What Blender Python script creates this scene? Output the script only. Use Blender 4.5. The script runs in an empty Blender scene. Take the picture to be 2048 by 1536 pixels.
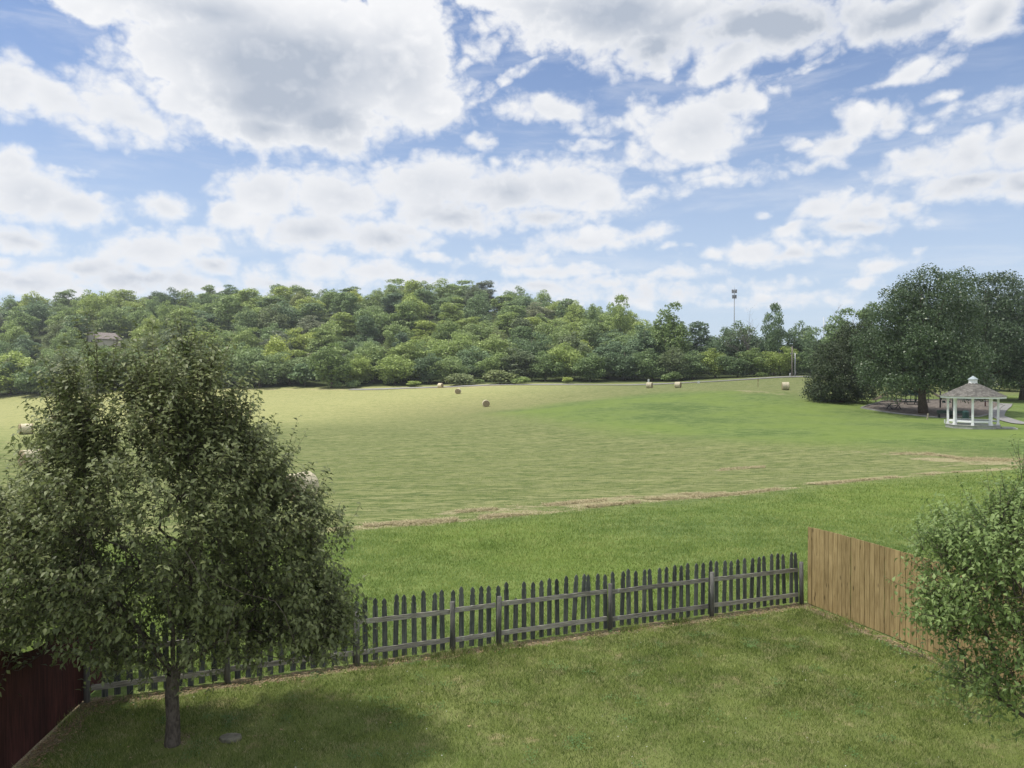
import bpy, math, random
import numpy as np
R = math.radians
rng = np.random.default_rng(7)
random.seed(7)
SC = bpy.context.scene
COL = SC.collection

# ------------------------------------------------------------------ camera
H = 5.5                                   # second-floor window height
F = 1500.0                                # focal length in photo pixels (photo 2048 px wide)
PITCH = math.atan(23 / 1500)
cam_d = bpy.data.cameras.new('camera'); cam = bpy.data.objects.new('camera', cam_d); COL.objects.link(cam)
cam.location = (0, 0, H); cam.rotation_euler = (R(90) - PITCH, 0, 0)
cam_d.sensor_width = 36; cam_d.lens = 36 * F / 2048; cam_d.clip_start = .1; cam_d.clip_end = 5000
SC.camera = cam

def ray(px, py):
    u, v = (px - 1024) / F, (768 - py) / F
    return np.array([u, math.cos(PITCH) + v * math.sin(PITCH), -math.sin(PITCH) + v * math.cos(PITCH)])
def at(px, py, Y):
    d = ray(px, py); t = Y / d[1]
    return np.array([d[0] * t, Y, H + d[2] * t])
def proj(x, y, z):
    c, s = math.cos(PITCH), math.sin(PITCH)
    dz = z - H
    f = y * c - dz * s; up = y * s + dz * c
    f = np.where(f < .5, .5, f)
    return 1024 + F * x / f, 768 - F * up / f

# ------------------------------------------------------------------ node helper
class NT:
    def __init__(s, tree): s.t = tree; s.n = tree.nodes; s.l = tree.links
    def link(s, a, b): s.l.new(a, b)
    def put(s, sock, v):
        if v is None: return
        if isinstance(v, bpy.types.NodeSocket): s.l.new(v, sock)
        else: sock.default_value = v
    def m(s, op, a=0, b=None, c=None, clamp=False):
        n = s.n.new('ShaderNodeMath'); n.operation = op; n.use_clamp = clamp
        for i, v in enumerate((a, b, c)): s.put(n.inputs[i], v)
        return n.outputs[0]
    def v(s, op, a, b=None, out=0):
        n = s.n.new('ShaderNodeVectorMath'); n.operation = op
        s.put(n.inputs[0], a); s.put(n.inputs[1], b)
        return n.outputs[out]
    def mr(s, x, a, b, c=0., d=1., smooth=True):
        n = s.n.new('ShaderNodeMapRange'); n.interpolation_type = 'SMOOTHSTEP' if smooth else 'LINEAR'
        s.put(n.inputs[0], x)
        for i, q in enumerate((a, b, c, d)): n.inputs[i + 1].default_value = q
        return n.outputs[0]
    def mapping(s, vec, loc=(0,0,0), rot=(0,0,0), sc=(1,1,1), typ='POINT'):
        n = s.n.new('ShaderNodeMapping'); n.vector_type = typ
        s.put(n.inputs['Vector'], vec)
        n.inputs['Location'].default_value = loc; n.inputs['Rotation'].default_value = rot; n.inputs['Scale'].default_value = sc
        return n.outputs[0]
    def noise(s, vec, scale=5, detail=3, rough=.5, dist=0., dim='3D', col=False):
        n = s.n.new('ShaderNodeTexNoise'); n.noise_dimensions = dim
        if vec is not None: s.put(n.inputs['Vector'], vec)
        n.inputs['Scale'].default_value = scale; n.inputs['Detail'].default_value = detail
        n.inputs['Roughness'].default_value = rough; n.inputs['Distortion'].default_value = dist
        return n.outputs[1 if col else 0]
    def mix(s, f, a, b, blend='MIX'):
        n = s.n.new('ShaderNodeMix'); n.data_type = 'RGBA'; n.blend_type = blend
        s.put(n.inputs[0], f); s.put(n.inputs[6], rgb(a)); s.put(n.inputs[7], rgb(b))
        return n.outputs[2]
    def comb(s, x, y, z):
        n = s.n.new('ShaderNodeCombineXYZ')
        for i, q in enumerate((x, y, z)): s.put(n.inputs[i], q)
        return n.outputs[0]
    def sep(s, v):
        n = s.n.new('ShaderNodeSeparateXYZ'); s.put(n.inputs[0], v); return n.outputs
    def new(s, typ): return s.n.new('ShaderNode' + typ)
    def attr(s, name):
        n = s.n.new('ShaderNodeAttribute'); n.attribute_name = name; return n.outputs['Fac']
def rgb(c):
    return (*c, 1) if isinstance(c, (tuple, list)) and len(c) == 3 else c

# ------------------------------------------------------------------ sky, sun, exposure
SUN_AZ, SUN_EL = R(-90), R(66)
SUN = np.array([math.sin(SUN_AZ) * math.cos(SUN_EL), math.cos(SUN_AZ) * math.cos(SUN_EL), math.sin(SUN_EL)])
sd = bpy.data.lights.new('sun', 'SUN'); sd.energy = 5.0; sd.angle = R(3); sd.color = (1, .95, .87)
sun = bpy.data.objects.new('sun', sd); COL.objects.link(sun)
from mathutils import Vector
sun.rotation_euler = Vector((-SUN).tolist()).to_track_quat('-Z', 'Y').to_euler(); sun.location = (0, 0, 80)
SC.view_settings.view_transform = 'Standard'; SC.view_settings.look = 'None'
SC.view_settings.exposure = 0.22; SC.view_settings.gamma = 1; SC.view_settings.use_curve_mapping = False

# clouds of the sky: (centre px, centre py, radius x, radius y, tilt deg, thickness, greyness)
CL = [
 (590,120,330,140,0,1,1.15),(560,190,230,95,0,1,1.25),(430,30,300,70,0,1,.8),(800,110,110,140,0,1,.3),(660,235,140,75,0,1,1.2),(520,250,130,60,8,1,.9),
 (860,205,75,60,0,1,0),(700,285,80,35,0,.8,.2),(350,180,35,60,0,.7,0),(250,225,130,45,10,.9,0),(110,200,110,35,20,.9,0),(15,170,60,60,0,.9,.1),(160,15,80,28,15,.7,0),
 (1230,30,270,95,0,1,1.3),(1060,15,150,45,10,1,.3),(1310,90,110,60,-8,.8,1),(1500,60,190,45,5,.8,.8),(1800,22,230,60,-5,.8,1.1),(1540,45,230,62,0,.95,1.2),(1990,40,90,40,-8,.7,.8),(1460,120,75,45,-30,.7,.3),(1440,150,60,30,0,.5,.2),
 (530,385,90,50,10,1,.1),(680,390,120,60,-4,1,.2),(850,370,130,60,0,1,.2),(1010,385,120,50,0,1,.4),(1130,370,120,62,0,1,.2),(1200,395,70,38,0,.9,.2),
 (470,430,42,50,0,.8,.1),(620,465,110,50,0,1,.4),(760,480,110,42,-5,1,.5),(1080,435,80,25,0,.8,.5),(900,430,130,40,0,.9,.5),
 (60,385,130,60,0,1,.2),(150,410,105,42,8,1,.3),(20,330,50,40,0,.8,.1),(40,470,110,36,0,.9,.5),(120,330,60,12,-4,.5,0),
 (346,420,56,34,-8,.9,.2),
 (300,505,105,38,-4,1,.2),(410,490,85,26,-5,1,.2),(180,535,120,26,0,.9,.5),(60,560,150,38,0,.9,.4),(420,540,75,24,0,.9,.6),(280,560,170,30,0,.8,.8),(-20,520,90,20,0,.8,.3),
 (640,535,85,26,0,1,.2),(750,550,110,24,3,.9,.3),(850,567,80,18,0,.7,.4),(560,570,120,20,0,.7,.5),(856,515,34,10,0,.7,.2),
 (1030,515,95,26,-4,1,.2),(1170,478,90,27,0,1,.2),(1260,475,75,17,-8,.8,.2),(1100,545,110,20,0,.9,.3),(1080,580,100,18,0,.7,.4),
 (1340,555,80,16,-5,.9,.1),(1200,570,120,16,0,.8,.2),(1300,590,190,20,0,.6,.4),(1500,600,200,14,0,.4,.4),
 (1390,250,125,66,-8,.9,.2),(1290,225,50,45,0,.6,.1),(1470,205,70,40,-10,.7,.1),(1300,310,70,30,10,.6,.2),(1410,360,60,14,-8,.45,0),(1480,340,120,20,0,.25,.1),
 (1100,215,90,24,8,.7,0),(1190,245,60,22,5,.45,0),(1180,285,55,12,0,.4,0),
 (1660,295,60,34,-14,.9,.1),(1710,255,48,36,0,.9,0),(1780,250,45,40,0,.9,.1),(1640,325,50,14,-10,.7,.1),(1600,295,28,12,15,.7,0),
 (1820,135,60,22,-14,.8,0),(1880,130,50,12,-12,.6,0),(1770,165,50,10,-12,.6,0),(1880,195,45,12,-12,.5,0),(1560,150,130,9,-18,.3,0),(1000,160,130,10,-20,.28,0),(1920,230,130,22,-10,.22,0),
 (1840,335,100,36,-8,1,.2),(1940,320,95,48,-10,1,.2),(2040,300,90,55,-12,1,.2),(1950,370,150,30,-8,.8,.6),(2050,370,80,40,0,.8,.5),
 (1640,420,62,28,-12,1,.1),(1720,425,62,28,-8,1,.2),(1800,420,55,22,5,.9,.1),(1600,455,60,18,-10,.9,.2),(1720,455,110,18,0,.7,.5),
 (1505,500,85,26,-3,1,.2),(1600,508,85,16,3,.9,.4),(1680,500,36,14,0,.7,.2),(1430,512,40,11,8,.8,0),
 (1770,540,55,15,-8,.7,.1),(1725,568,40,12,0,.6,.1),(1535,420,18,12,0,.6,0),(962,287,30,20,25,.7,0),(1325,495,16,7,0,.6,0),(1375,493,20,6,0,.4,0),(1285,380,32,10,-20,.6,0),(1540,565,80,12,0,.4,.2),
]
world = bpy.data.worlds.new('World'); SC.world = world; world.use_nodes = True
W = NT(world.node_tree); W.n.clear()
def azel(px, py):
    d = ray(px, py); d = d / np.linalg.norm(d)
    return math.atan2(d[0], d[1]), math.asin(d[2])
def build_world():
    sky = W.new('TexSky'); sky.sky_type = 'NISHITA'; sky.sun_disc = False
    sky.sun_elevation = SUN_EL; sky.sun_rotation = SUN_AZ; sky.altitude = 100; sky.air_density = 1.0; sky.dust_density = .6; sky.ozone_density = 1.6
    g = W.new('TexCoord').outputs['Generated']
    x, y, z = W.sep(g)[:3]
    az = W.m('ARCTAN2', x, y); el = W.m('ARCSINE', z)
    p0 = W.comb(az, el, 0.)
    # lumpy, torn outline
    st = W.mapping(p0, sc=(1, 1.5, 1))
    w1 = W.noise(st, 6, 4, .6, col=True); w1 = W.v('SUBTRACT', w1, (.5, .5, .5))
    p = W.v('ADD', p0, W.v('MULTIPLY', w1, (.075, .05, 0)))
    acc = None; acc2 = None; gr = None
    for i_, (cx, cy, rx, ry, tilt, th, gy) in enumerate(CL):
        if i_ and i_ % 5 == 0:               # keeps the shader evaluated in small batches
            p = W.v('ADD', p, W.v('MULTIPLY', acc, (1e-9, 1e-9, 1e-9)))
        a, e = azel(cx, cy)
        a1, e1 = azel(cx + rx, cy); a2, e2 = azel(cx, cy - ry)
        sx = math.hypot(a1 - a, e1 - e) * 1.12; sy = math.hypot(a2 - a, e2 - e) * 1.15
        q = W.mapping(p, (a, e, 0), (0, 0, R(-tilt)), (sx, sy, 1), 'TEXTURE')
        d = W.v('LENGTH', q, out=1)
        s = math.sqrt(min(sx, sy)) * 3.2
        val = W.m('MULTIPLY_ADD', d, -s, s)
        if th < .7: val = W.m('MINIMUM', val, th * .28)
        acc = val if acc is None else W.m('MAXIMUM', acc, val)
        v2 = W.m('MULTIPLY_ADD', W.sep(q)[1], -.55, val); acc2 = v2 if acc2 is None else W.m('MAXIMUM', acc2, v2)
        if gy > .35:
            gv = W.m('MULTIPLY_ADD', d, -gy, gy)
            gr = gv if gr is None else W.m('MAXIMUM', gr, gv)
    # clouds outside the photographed part of the sky
    zz = W.m('MAXIMUM', z, .06)
    pl = W.comb(W.m('DIVIDE', x, zz), W.m('DIVIDE', y, zz), 0.)
    gen = W.m('MULTIPLY', W.m('SUBTRACT', W.noise(pl, 1.1, 5, .55), .5), 2.2)
    inside = W.m('MULTIPLY', W.mr(az, -.75, -.66), W.mr(az, .66, .75, 1, 0))
    inside = W.m('MULTIPLY', inside, W.mr(el, .46, .54, 1, 0))
    D = W.m('ADD', W.m('MULTIPLY', acc, inside), W.m('MULTIPLY', gen, W.m('SUBTRACT', 1, inside)))
    # 0 on the sunlit upper side of each cloud mass, 1 on its underside
    base = W.m('MULTIPLY', W.m('MULTIPLY_ADD', W.m('SUBTRACT', acc2, acc), 1.05, .36, clamp=True), inside)
    pb = W.mapping(p0, sc=(1, 1.3, 1))
    def billow(vec, sc_, det): return W.m('ABSOLUTE', W.m('SUBTRACT', W.noise(vec, sc_, det, .5, .15), .5))
    b1 = billow(pb, 13, 2); b2 = billow(pb, 33, 3); n1 = W.noise(pb, 26, 7, .65, .2)
    n3 = W.noise(W.mapping(p0, sc=(.7, 1.4, 1)), 6, 5, .6)
    puff = W.m('ADD', W.m('MULTIPLY', W.m('SUBTRACT', b1, .10), 2.6), W.m('MULTIPLY', W.m('SUBTRACT', b2, .09), 1.7))
    puff = W.m('ADD', puff, W.m('MULTIPLY', W.m('SUBTRACT', n1, .49), 1.35))
    Dn = W.m('ADD', D, W.m('ADD', W.m('MULTIPLY', puff, .46), .18))
    mask = W.m('DIVIDE', Dn, W.m('MULTIPLY_ADD', base, .34, .10), clamp=True)
    mask = W.mr(mask, 0, 1)
    # thin high veil streaks
    veil = W.noise(W.mapping(p0, (0, 0, 0), (0, 0, R(-16)), (2.2, 11, 1)), 2.2, 6, .62, .4)
    veil = W.m('MULTIPLY', W.mr(veil, .46, .78), .36)
    mask = W.m('MAXIMUM', mask, veil)
    core = W.m('MULTIPLY', W.m('MAXIMUM', gr, 0.), inside)
    t = W.m('ADD', W.m('MULTIPLY', core, .85), W.m('MULTIPLY', W.m('POWER', base, 1.8), .36))
    t = W.m('ADD', t, W.m('MULTIPLY', W.m('SUBTRACT', n3, .48), .6))
    t = W.m('SUBTRACT', t, W.m('MULTIPLY', puff, .5))
    t = W.m('MULTIPLY', t, W.mr(Dn, .12, .75))
    t = W.m('MINIMUM', W.m('MAXIMUM', t, 0.), 1.)
    ccol = W.mix(t, (.82, .825, .84), (.40, .45, .535))
    skyc = W.v('MULTIPLY', sky.outputs[0], (.083, .095, .116))
    # pale band of far cloud and damp air low over the horizon
    low = W.mr(el, 0.0, .42, .72, .12)
    skyc = W.mix(W.m('MULTIPLY', low, 1.), skyc, (.56, .66, .79))
    fin = W.mix(mask, skyc, ccol)
    bg = W.new('Background'); W.link(fin, bg.inputs[0]); bg.inputs[1].default_value = 1.0
    o = W.new('OutputWorld'); W.link(bg.outputs[0], o.inputs[0])
build_world()
world.cycles.sampling_method = 'MANUAL'; world.cycles.sample_map_resolution = 512
cy = SC.cycles
cy.use_denoising = True; cy.use_adaptive_sampling = False; cy.max_bounces = 5; cy.diffuse_bounces = 2; cy.glossy_bounces = 2; cy.transmission_bounces = 3
cy.transparent_max_bounces = 8; cy.volume_bounces = 0; cy.caustics_reflective = False; cy.caustics_refractive = False

# ------------------------------------------------------------------ object helpers
def link(o, parent=None):
    COL.objects.link(o)
    if parent is not None: o.parent = parent
    return o
def tag(o, label=None, cat=None, group=None, kind=None):
    if label: o['label'] = label
    if cat: o['category'] = cat
    if group: o['group'] = group
    if kind: o['kind'] = kind
    return o
def empty(name, loc, rz=0, label=None, cat=None, group=None):
    o = bpy.data.objects.new(name, None); o.location = [float(q) for q in loc]; o.rotation_euler = (0, 0, rz); o.empty_display_size = .3
    return tag(link(o), label, cat, group)
def npmesh(name, V, Fc, mats, attrs=None, smooth=False):
    me = bpy.data.meshes.new(name); V = np.asarray(V, np.float32); Fc = np.asarray(Fc, np.int32)
    k = Fc.shape[1]
    me.vertices.add(len(V)); me.vertices.foreach_set('co', V.ravel())
    me.loops.add(Fc.size); me.loops.foreach_set('vertex_index', Fc.ravel())
    me.polygons.add(len(Fc)); me.polygons.foreach_set('loop_start', np.arange(0, Fc.size, k, dtype=np.int32))
    if smooth: me.polygons.foreach_set('use_smooth', np.ones(len(Fc), bool))
    for an, av in (attrs or {}).items():
        a = me.attributes.new(an, 'FLOAT', 'POINT'); a.data.foreach_set('value', np.asarray(av, np.float32))
    for m_ in (mats if isinstance(mats, (list, tuple)) else [mats]): me.materials.append(m_)
    me.update(calc_edges=True)
    return me
class MB:
    def __init__(s): s.v = []; s.f = []; s.s = []
    def add(s, v, f, smooth=False):
        b = len(s.v); s.v += [tuple(float(c) for c in q) for q in v]; s.f += [tuple(b + int(i) for i in g) for g in f]; s.s += [smooth] * len(f); return s
    def box(s, c, d, rz=0, tilt=None):
        c = np.array(c, float); d = np.array(d, float) / 2
        cs, sn = math.cos(rz), math.sin(rz)
        vs = []
        for i in (-1, 1):
            for j in (-1, 1):
                for k in (-1, 1):
                    x, y, z = i * d[0], j * d[1], k * d[2]
                    vs.append((c[0] + x * cs - y * sn, c[1] + x * sn + y * cs, c[2] + z))
        return s.add(vs, [(0,1,3,2),(4,6,7,5),(0,4,5,1),(2,3,7,6),(0,2,6,4),(1,5,7,3)])
    def beam(s, a, b, w, h):                      # box from a to b, width w (horizontal), height h
        a = np.array(a, float); b = np.array(b, float); t = b - a; t /= np.linalg.norm(t)
        up = np.array([0, 0, 1.]) if abs(t[2]) < .95 else np.array([0, 1., 0])
        sd_ = np.cross(t, up); sd_ /= np.linalg.norm(sd_); u = np.cross(sd_, t)
        vs = [q + i * sd_ * w / 2 + j * u * h / 2 for q in (a, b) for i, j in ((-1,-1),(1,-1),(1,1),(-1,1))]
        return s.add(vs, [(0,1,2,3),(7,6,5,4),(0,4,5,1),(1,5,6,2),(2,6,7,3),(3,7,4,0)])
    def tube(s, pts, rad, n=8, caps=True, smooth=True):
        v, f = tube(pts, rad, n); s.add(v, f, smooth)
        if caps:
            L = len(pts); b = len(s.v) - L * n
            s.f.append(tuple(b + i for i in range(n))[::-1]); s.f.append(tuple(b + (L - 1) * n + i for i in range(n))); s.s += [False, False]
        return s
    def prism(s, poly, z0, z1):                   # polygon in xy, extruded
        n = len(poly)
        vs = [(x, y, z0) for x, y in poly] + [(x, y, z1) for x, y in poly]
        return s.add(vs, [tuple(range(n))[::-1], tuple(range(n, 2 * n))] + [(i, (i + 1) % n, n + (i + 1) % n, n + i) for i in range(n)])
    def mesh(s, name, m):
        me = bpy.data.meshes.new(name); me.from_pydata(s.v, [], s.f); me.polygons.foreach_set('use_smooth', s.s)
        me.materials.append(m); me.update(); return me
    def build(s, name, m, parent=None, bevel=0):
        o = link(bpy.data.objects.new(name, s.mesh(name, m)), parent)
        if bevel: b = o.modifiers.new('b', 'BEVEL'); b.width = bevel; b.segments = 2; b.limit_method = 'ANGLE'
        return o
def tube(pts, rad, n=6):
    pts = np.asarray(pts, float); L = len(pts); rad = np.broadcast_to(np.asarray(rad, float), (L,))
    t = np.gradient(pts, axis=0); t /= np.linalg.norm(t, axis=1)[:, None] + 1e-9
    ref = np.tile(np.array([.31, .95, .05]), (L, 1)); ref[np.abs((t * ref).sum(1)) > .9] = (0.95, .1, .3)
    a = np.cross(t, ref); a /= np.linalg.norm(a, axis=1)[:, None]; b = np.cross(t, a)
    th = np.linspace(0, 2 * np.pi, n, endpoint=False)
    V = pts[:, None] + rad[:, None, None] * (a[:, None] * np.cos(th)[None, :, None] + b[:, None] * np.sin(th)[None, :, None])
    Fc = [(i * n + j, i * n + (j + 1) % n, (i + 1) * n + (j + 1) % n, (i + 1) * n + j) for i in range(L - 1) for j in range(n)]
    return V.reshape(-1, 3), np.array(Fc)

# ------------------------------------------------------------------ materials
def mat(name, fn):
    m_ = bpy.data.materials.new(name); m_.use_nodes = True; t = NT(m_.node_tree); t.n.clear()
    out = t.new('OutputMaterial'); sh = fn(t); t.link(sh, out.inputs[0]); return m_
def principled(t, col, rough=.8, bump=None, bs=.3, bd=.02, spec=.3, metal=0):
    b = t.new('BsdfPrincipled'); t.put(b.inputs['Base Color'], rgb(col)); t.put(b.inputs['Roughness'], rough)
    b.inputs['Specular IOR Level'].default_value = spec; b.inputs['Metallic'].default_value = metal
    if bump is not None:
        n = t.new('Bump'); t.put(n.inputs['Height'], bump); n.inputs['Strength'].default_value = bs; n.inputs['Distance'].default_value = bd
        t.link(n.outputs[0], b.inputs['Normal'])
    return b.outputs[0]
def leaf_mat(name, c1, c2, trans=.3, rough=.5, spec=.3, jitter=.25):
    def f(t):
        isl = t.new('NewGeometry').outputs['Random Per Island']
        obj = t.new('ObjectInfo').outputs['Random']
        co = t.new('TexCoord').outputs['Object']
        n = t.noise(co, .45, 2, .5)
        k = t.m('ADD', t.m('MULTIPLY', isl, .55), t.m('MULTIPLY', n, .6), clamp=True)
        c = t.mix(k, c1, c2)
        h = t.new('HueSaturation'); t.link(c, h.inputs['Color'])
        t.put(h.inputs['Hue'], t.m('MULTIPLY_ADD', obj, -.05, .522)); t.put(h.inputs['Value'], t.m('MULTIPLY_ADD', obj, jitter * 2, 1 - jitter))
        t.put(h.inputs['Saturation'], t.m('MULTIPLY_ADD', obj, .3, .8))
        a = principled(t, h.outputs[0], rough, spec=spec)
        tr = t.new('BsdfTranslucent'); t.link(h.outputs[0], tr.inputs[0])
        mx = t.new('MixShader'); mx.inputs[0].default_value = trans; t.link(a, mx.inputs[1]); t.link(tr.outputs[0], mx.inputs[2])
        return mx.outputs[0]
    return mat(name, f)
def wood_mat(name, c1, c2, vscale=(14, 14, 1.2), island=.35, rough=.85, axis_obj=True, lichen=None, knots=False):
    def f(t):
        co = t.new('TexCoord').outputs['Object']; isl = t.new('NewGeometry').outputs['Random Per Island']
        orr = t.new('ObjectInfo').outputs['Random']
        off = t.comb(t.m('MULTIPLY', isl, 37.), t.m('MULTIPLY', orr, 23.), t.m('MULTIPLY', isl, 11.))
        p = t.v('ADD', co, off)
        g = t.noise(t.mapping(p, sc=vscale), 3.2, 6, .62, .4)
        g2 = t.noise(p, 1.3, 4, .6)
        k = t.mr(t.m('ADD', t.m('MULTIPLY', g, .75), t.m('MULTIPLY', g2, .35)), .35, .72)
        c = t.mix(k, c1, c2)
        if knots:
            vo = t.new('TexVoronoi'); t.link(t.mapping(p, sc=(7, 7, 2.4)), vo.inputs['Vector']); vo.inputs['Scale'].default_value = 1.
            c = t.mix(t.mr(vo.outputs[0], .06, .20, .8, 0), c, tuple(q * .35 for q in c1))
        br = t.m('MULTIPLY_ADD', t.m('ADD', isl, orr), island, 1 - island)
        c = t.mix(1., c, t.comb(br, br, br), 'MULTIPLY')
        if lichen:
            l = t.noise(co, 9, 4, .65); c = t.mix(t.mr(l, .60, .70, 0, .75), c, lichen)
        return principled(t, c, rough, g, .5, .004, spec=.15)
    return mat(name, f)
def plain(name, col, rough=.6, var=.25, scale=3, metal=0, spec=.3):
    def f(t):
        co = t.new('TexCoord').outputs['Object']; n = t.noise(co, scale, 5, .6)
        c = t.mix(t.mr(n, .3, .7), tuple(q * (1 - var) for q in col), tuple(min(1, q * (1 + var * .5)) for q in col))
        return principled(t, c, rough, n, .15, .01, metal=metal, spec=spec)
    return mat(name, f)

# ------------------------------------------------------------------ terrain heights (thin-plate surface through surveyed points)
cp = []
for px, py, Y in [(600,998,35.5),(50,867,100),(60,935,60),(972,813,139),(916,787,170),(1297,777,162),(1356,777,158),(1571,781,134),
                  (1946,856,75),(1835,828,99),(1680,803,112),(2010,795,138),(2040,787,155),
                  (1600,753,190),(1500,758,193),(1400,763,197),(1300,767,200),(1150,769,205),(1000,770,208),(700,776,218),(450,779,222),(200,785,229),(0,791,235),(-400,800,245),(1800,760,186),(2100,765,180),(2500,775,175)]:
    cp.append(at(px, py, Y))
for x, y, z in [(0,60,-.95),(12,80,-.3),(-25,80,-1.6),(30,95,.25),(0,22,-.1),(20,24,0),(-15,22,-.35),(45,35,.3),(70,55,.4),(-60,30,-1.6),(0,40,-.5),(22,46,-.25),
                (0,0,0),(-30,0,-.2),(30,0,.1),(0,-60,0),(-100,-60,0),(100,-60,1),(120,60,.8),(-130,60,-3),(0,12,0),(-9,13,-.02),(9,15,0)]:
    cp.append(np.array([x, y, z], float))
for px, Y, z in [(0,430,34),(-400,430,26),(130,430,35),(400,430,41),(600,430,37),(830,425,43),(1000,400,37),(1120,380,28),(1300,330,17),(1480,300,9),(1700,300,7),(2100,300,7),(2600,300,8),
                 (0,300,11),(400,300,15),(830,300,17),(1150,280,12),(1000,255,7),(600,255,5),(200,262,3.5),(-300,300,9),
                 (0,600,20),(600,600,25),(1200,600,15),(2000,600,8),(400,900,10),(1800,900,5),(0,1500,5),(2000,1500,5)]:
    cp.append(np.array([(px - 1024) / F * Y, Y, z], float))
cp = np.array(cp); S0 = 100.
def _phi(r2): return .5 * r2 * np.log(r2 + 1e-12)
P = cp[:, :2] / S0; n_ = len(P)
K = _phi(((P[:, None] - P[None]) ** 2).sum(2)) + np.eye(n_) * .002
Q = np.hstack([np.ones((n_, 1)), P])
A = np.block([[K, Q], [Q.T, np.zeros((3, 3))]])
Wt = np.linalg.solve(A, np.concatenate([cp[:, 2], np.zeros(3)]))
FA = np.array([-7.12, 12.45]); FB = np.array([6.92, 17.8]); FD = (FB - FA) / np.linalg.norm(FB - FA); FN = np.array([-FD[1], FD[0]])
def sstep(a, b, x): t = np.clip((x - a) / (b - a), 0, 1); return t * t * (3 - 2 * t)
def zf(x, y):
    x = np.atleast_1d(np.asarray(x, float)); y = np.atleast_1d(np.asarray(y, float)); sh = x.shape
    p = np.stack([x.ravel(), y.ravel()], 1) / S0; z = np.empty(len(p))
    for i in range(0, len(p), 40000):
        q = p[i:i + 40000]; z[i:i + 40000] = _phi(((q[:, None] - P[None]) ** 2).sum(2)) @ Wt[:n_] + Wt[n_] + q @ Wt[n_ + 1:]
    z = z.reshape(sh)
    r = np.hypot(x, y)
    z = z + (np.sin(x * .09 + 1.3) * np.sin(y * .07 + x * .02) * .18 + np.sin(x * .31 + y * .23) * .04) * sstep(22, 60, y)
    dfen = (x - FA[0]) * FN[0] + (y - FA[1]) * FN[1]          # distance beyond the picket fence line
    z = z * sstep(0, 9, dfen) * 1.0 + 0
    z = z * (1 - sstep(650, 900, r)) + 6 * sstep(650, 900, r)
    return z
def gz(x, y): return float(zf([x], [y])[0])
def gp(px, Y, dz=0):                       # ground point on pixel column px at depth Y
    x = (px - 1024) / F * Y; return np.array([x, Y, gz(x, Y) + dz])
def hit(px, py):                           # where the sight line meets the ground
    d = ray(px, py); Y = np.concatenate([np.linspace(8, 60, 400), np.linspace(60, 260, 600)])
    x = d[0] / d[1] * Y; zr = H + d[2] / d[1] * Y; g = zf(x, Y); i = np.argmax(zr <= g)
    if zr[i] > g[i]: i = len(Y) - 1
    return np.array([x[i], Y[i], g[i]])

# ------------------------------------------------------------------ ground sheet
def seg_dist(x, y, pl):
    d = np.full(x.shape, 1e9)
    for a, b in zip(pl[:-1], pl[1:]):
        ax, ay = a[0], a[1]; bx, by = b[0] - ax, b[1] - ay
        t = np.clip(((x - ax) * bx + (y - ay) * by) / (bx * bx + by * by + 1e-9), 0, 1)
        d = np.minimum(d, np.hypot(x - ax - t * bx, y - ay - t * by))
    return d
def poly_mask(x, y, poly, soft):
    ins = np.zeros(x.shape, bool); n = len(poly)
    for i in range(n):
        x1, y1 = poly[i][:2]; x2, y2 = poly[(i + 1) % n][:2]
        c = ((y1 > y) != (y2 > y)) & (x < (x2 - x1) * (y - y1) / (y2 - y1 + 1e-12) + x1); ins ^= c
    d = seg_dist(x, y, list(poly) + [poly[0]]); sdv = np.where(ins, d, -d)
    return sstep(-soft, soft, sdv)
yr = list(np.arange(-60, 6, 4)) + list(np.arange(6, 21, .12))
while yr[-1] < 1000: yr.append(yr[-1] + max(.12, yr[-1] * .0085))
yr = np.array(yr); un = np.concatenate([np.linspace(-1, -.8, 16)[:-1], np.linspace(-.8, .8, 561), np.linspace(.8, 1, 16)[1:]])
GX = np.empty((len(yr), len(un)))
for i, y_ in enumerate(yr):
    vh = max(y_, 0) * .8 + 4; full = vh + 120 + max(y_, 0) * .5
    GX[i] = np.where(np.abs(un) <= .8, un / .8 * vh, np.sign(un) * (vh + (np.abs(un) - .8) / .2 * (full - vh)))
GY = np.repeat(yr[:, None], len(un), 1)
GZ = zf(GX, GY)
yard_poly = [(-7.1, -40), (-7.1, 12.45), (6.92, 17.8), (9.6, 10.7), (30, -40)]
m_yard = poly_mask(GX, GY, yard_poly, .15)
lush_far = [hit(*q)[:2] for q in [(985,826),(1120,806),(1330,785),(1480,782),(1560,787),(1640,802),(2048,790),(2300,800),(2300,918),(2048,912),(1830,897),(1500,884),(1250,868)]]
lush_near = [hit(*q)[:2] for q in [(560,1072),(700,1062),(1000,1032),(1330,1008),(1700,968),(2030,938),(2400,915)]] + [np.array([60, 10]), np.array([20, -40]), np.array([-40, -40]), np.array([-60, 22])]
m_far = poly_mask(GX, GY, lush_far, 6.0) * .92; m_near = poly_mask(GX, GY, lush_near, 2.2)
far_strip = poly_mask(GX, GY, [gp(1480, 170)[:2], gp(1480, 128)[:2], gp(1640, 128)[:2], gp(1700, 185)[:2]], 2)
mown = (1 - np.clip(m_far + m_near, 0, 1)); mown = np.maximum(mown, far_strip)
def wind(pts, w):
    return np.exp(-(seg_dist(GX, GY, [hit(*q)[:2] for q in pts]) / w) ** 2)
straw = np.zeros(GX.shape)
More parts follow.
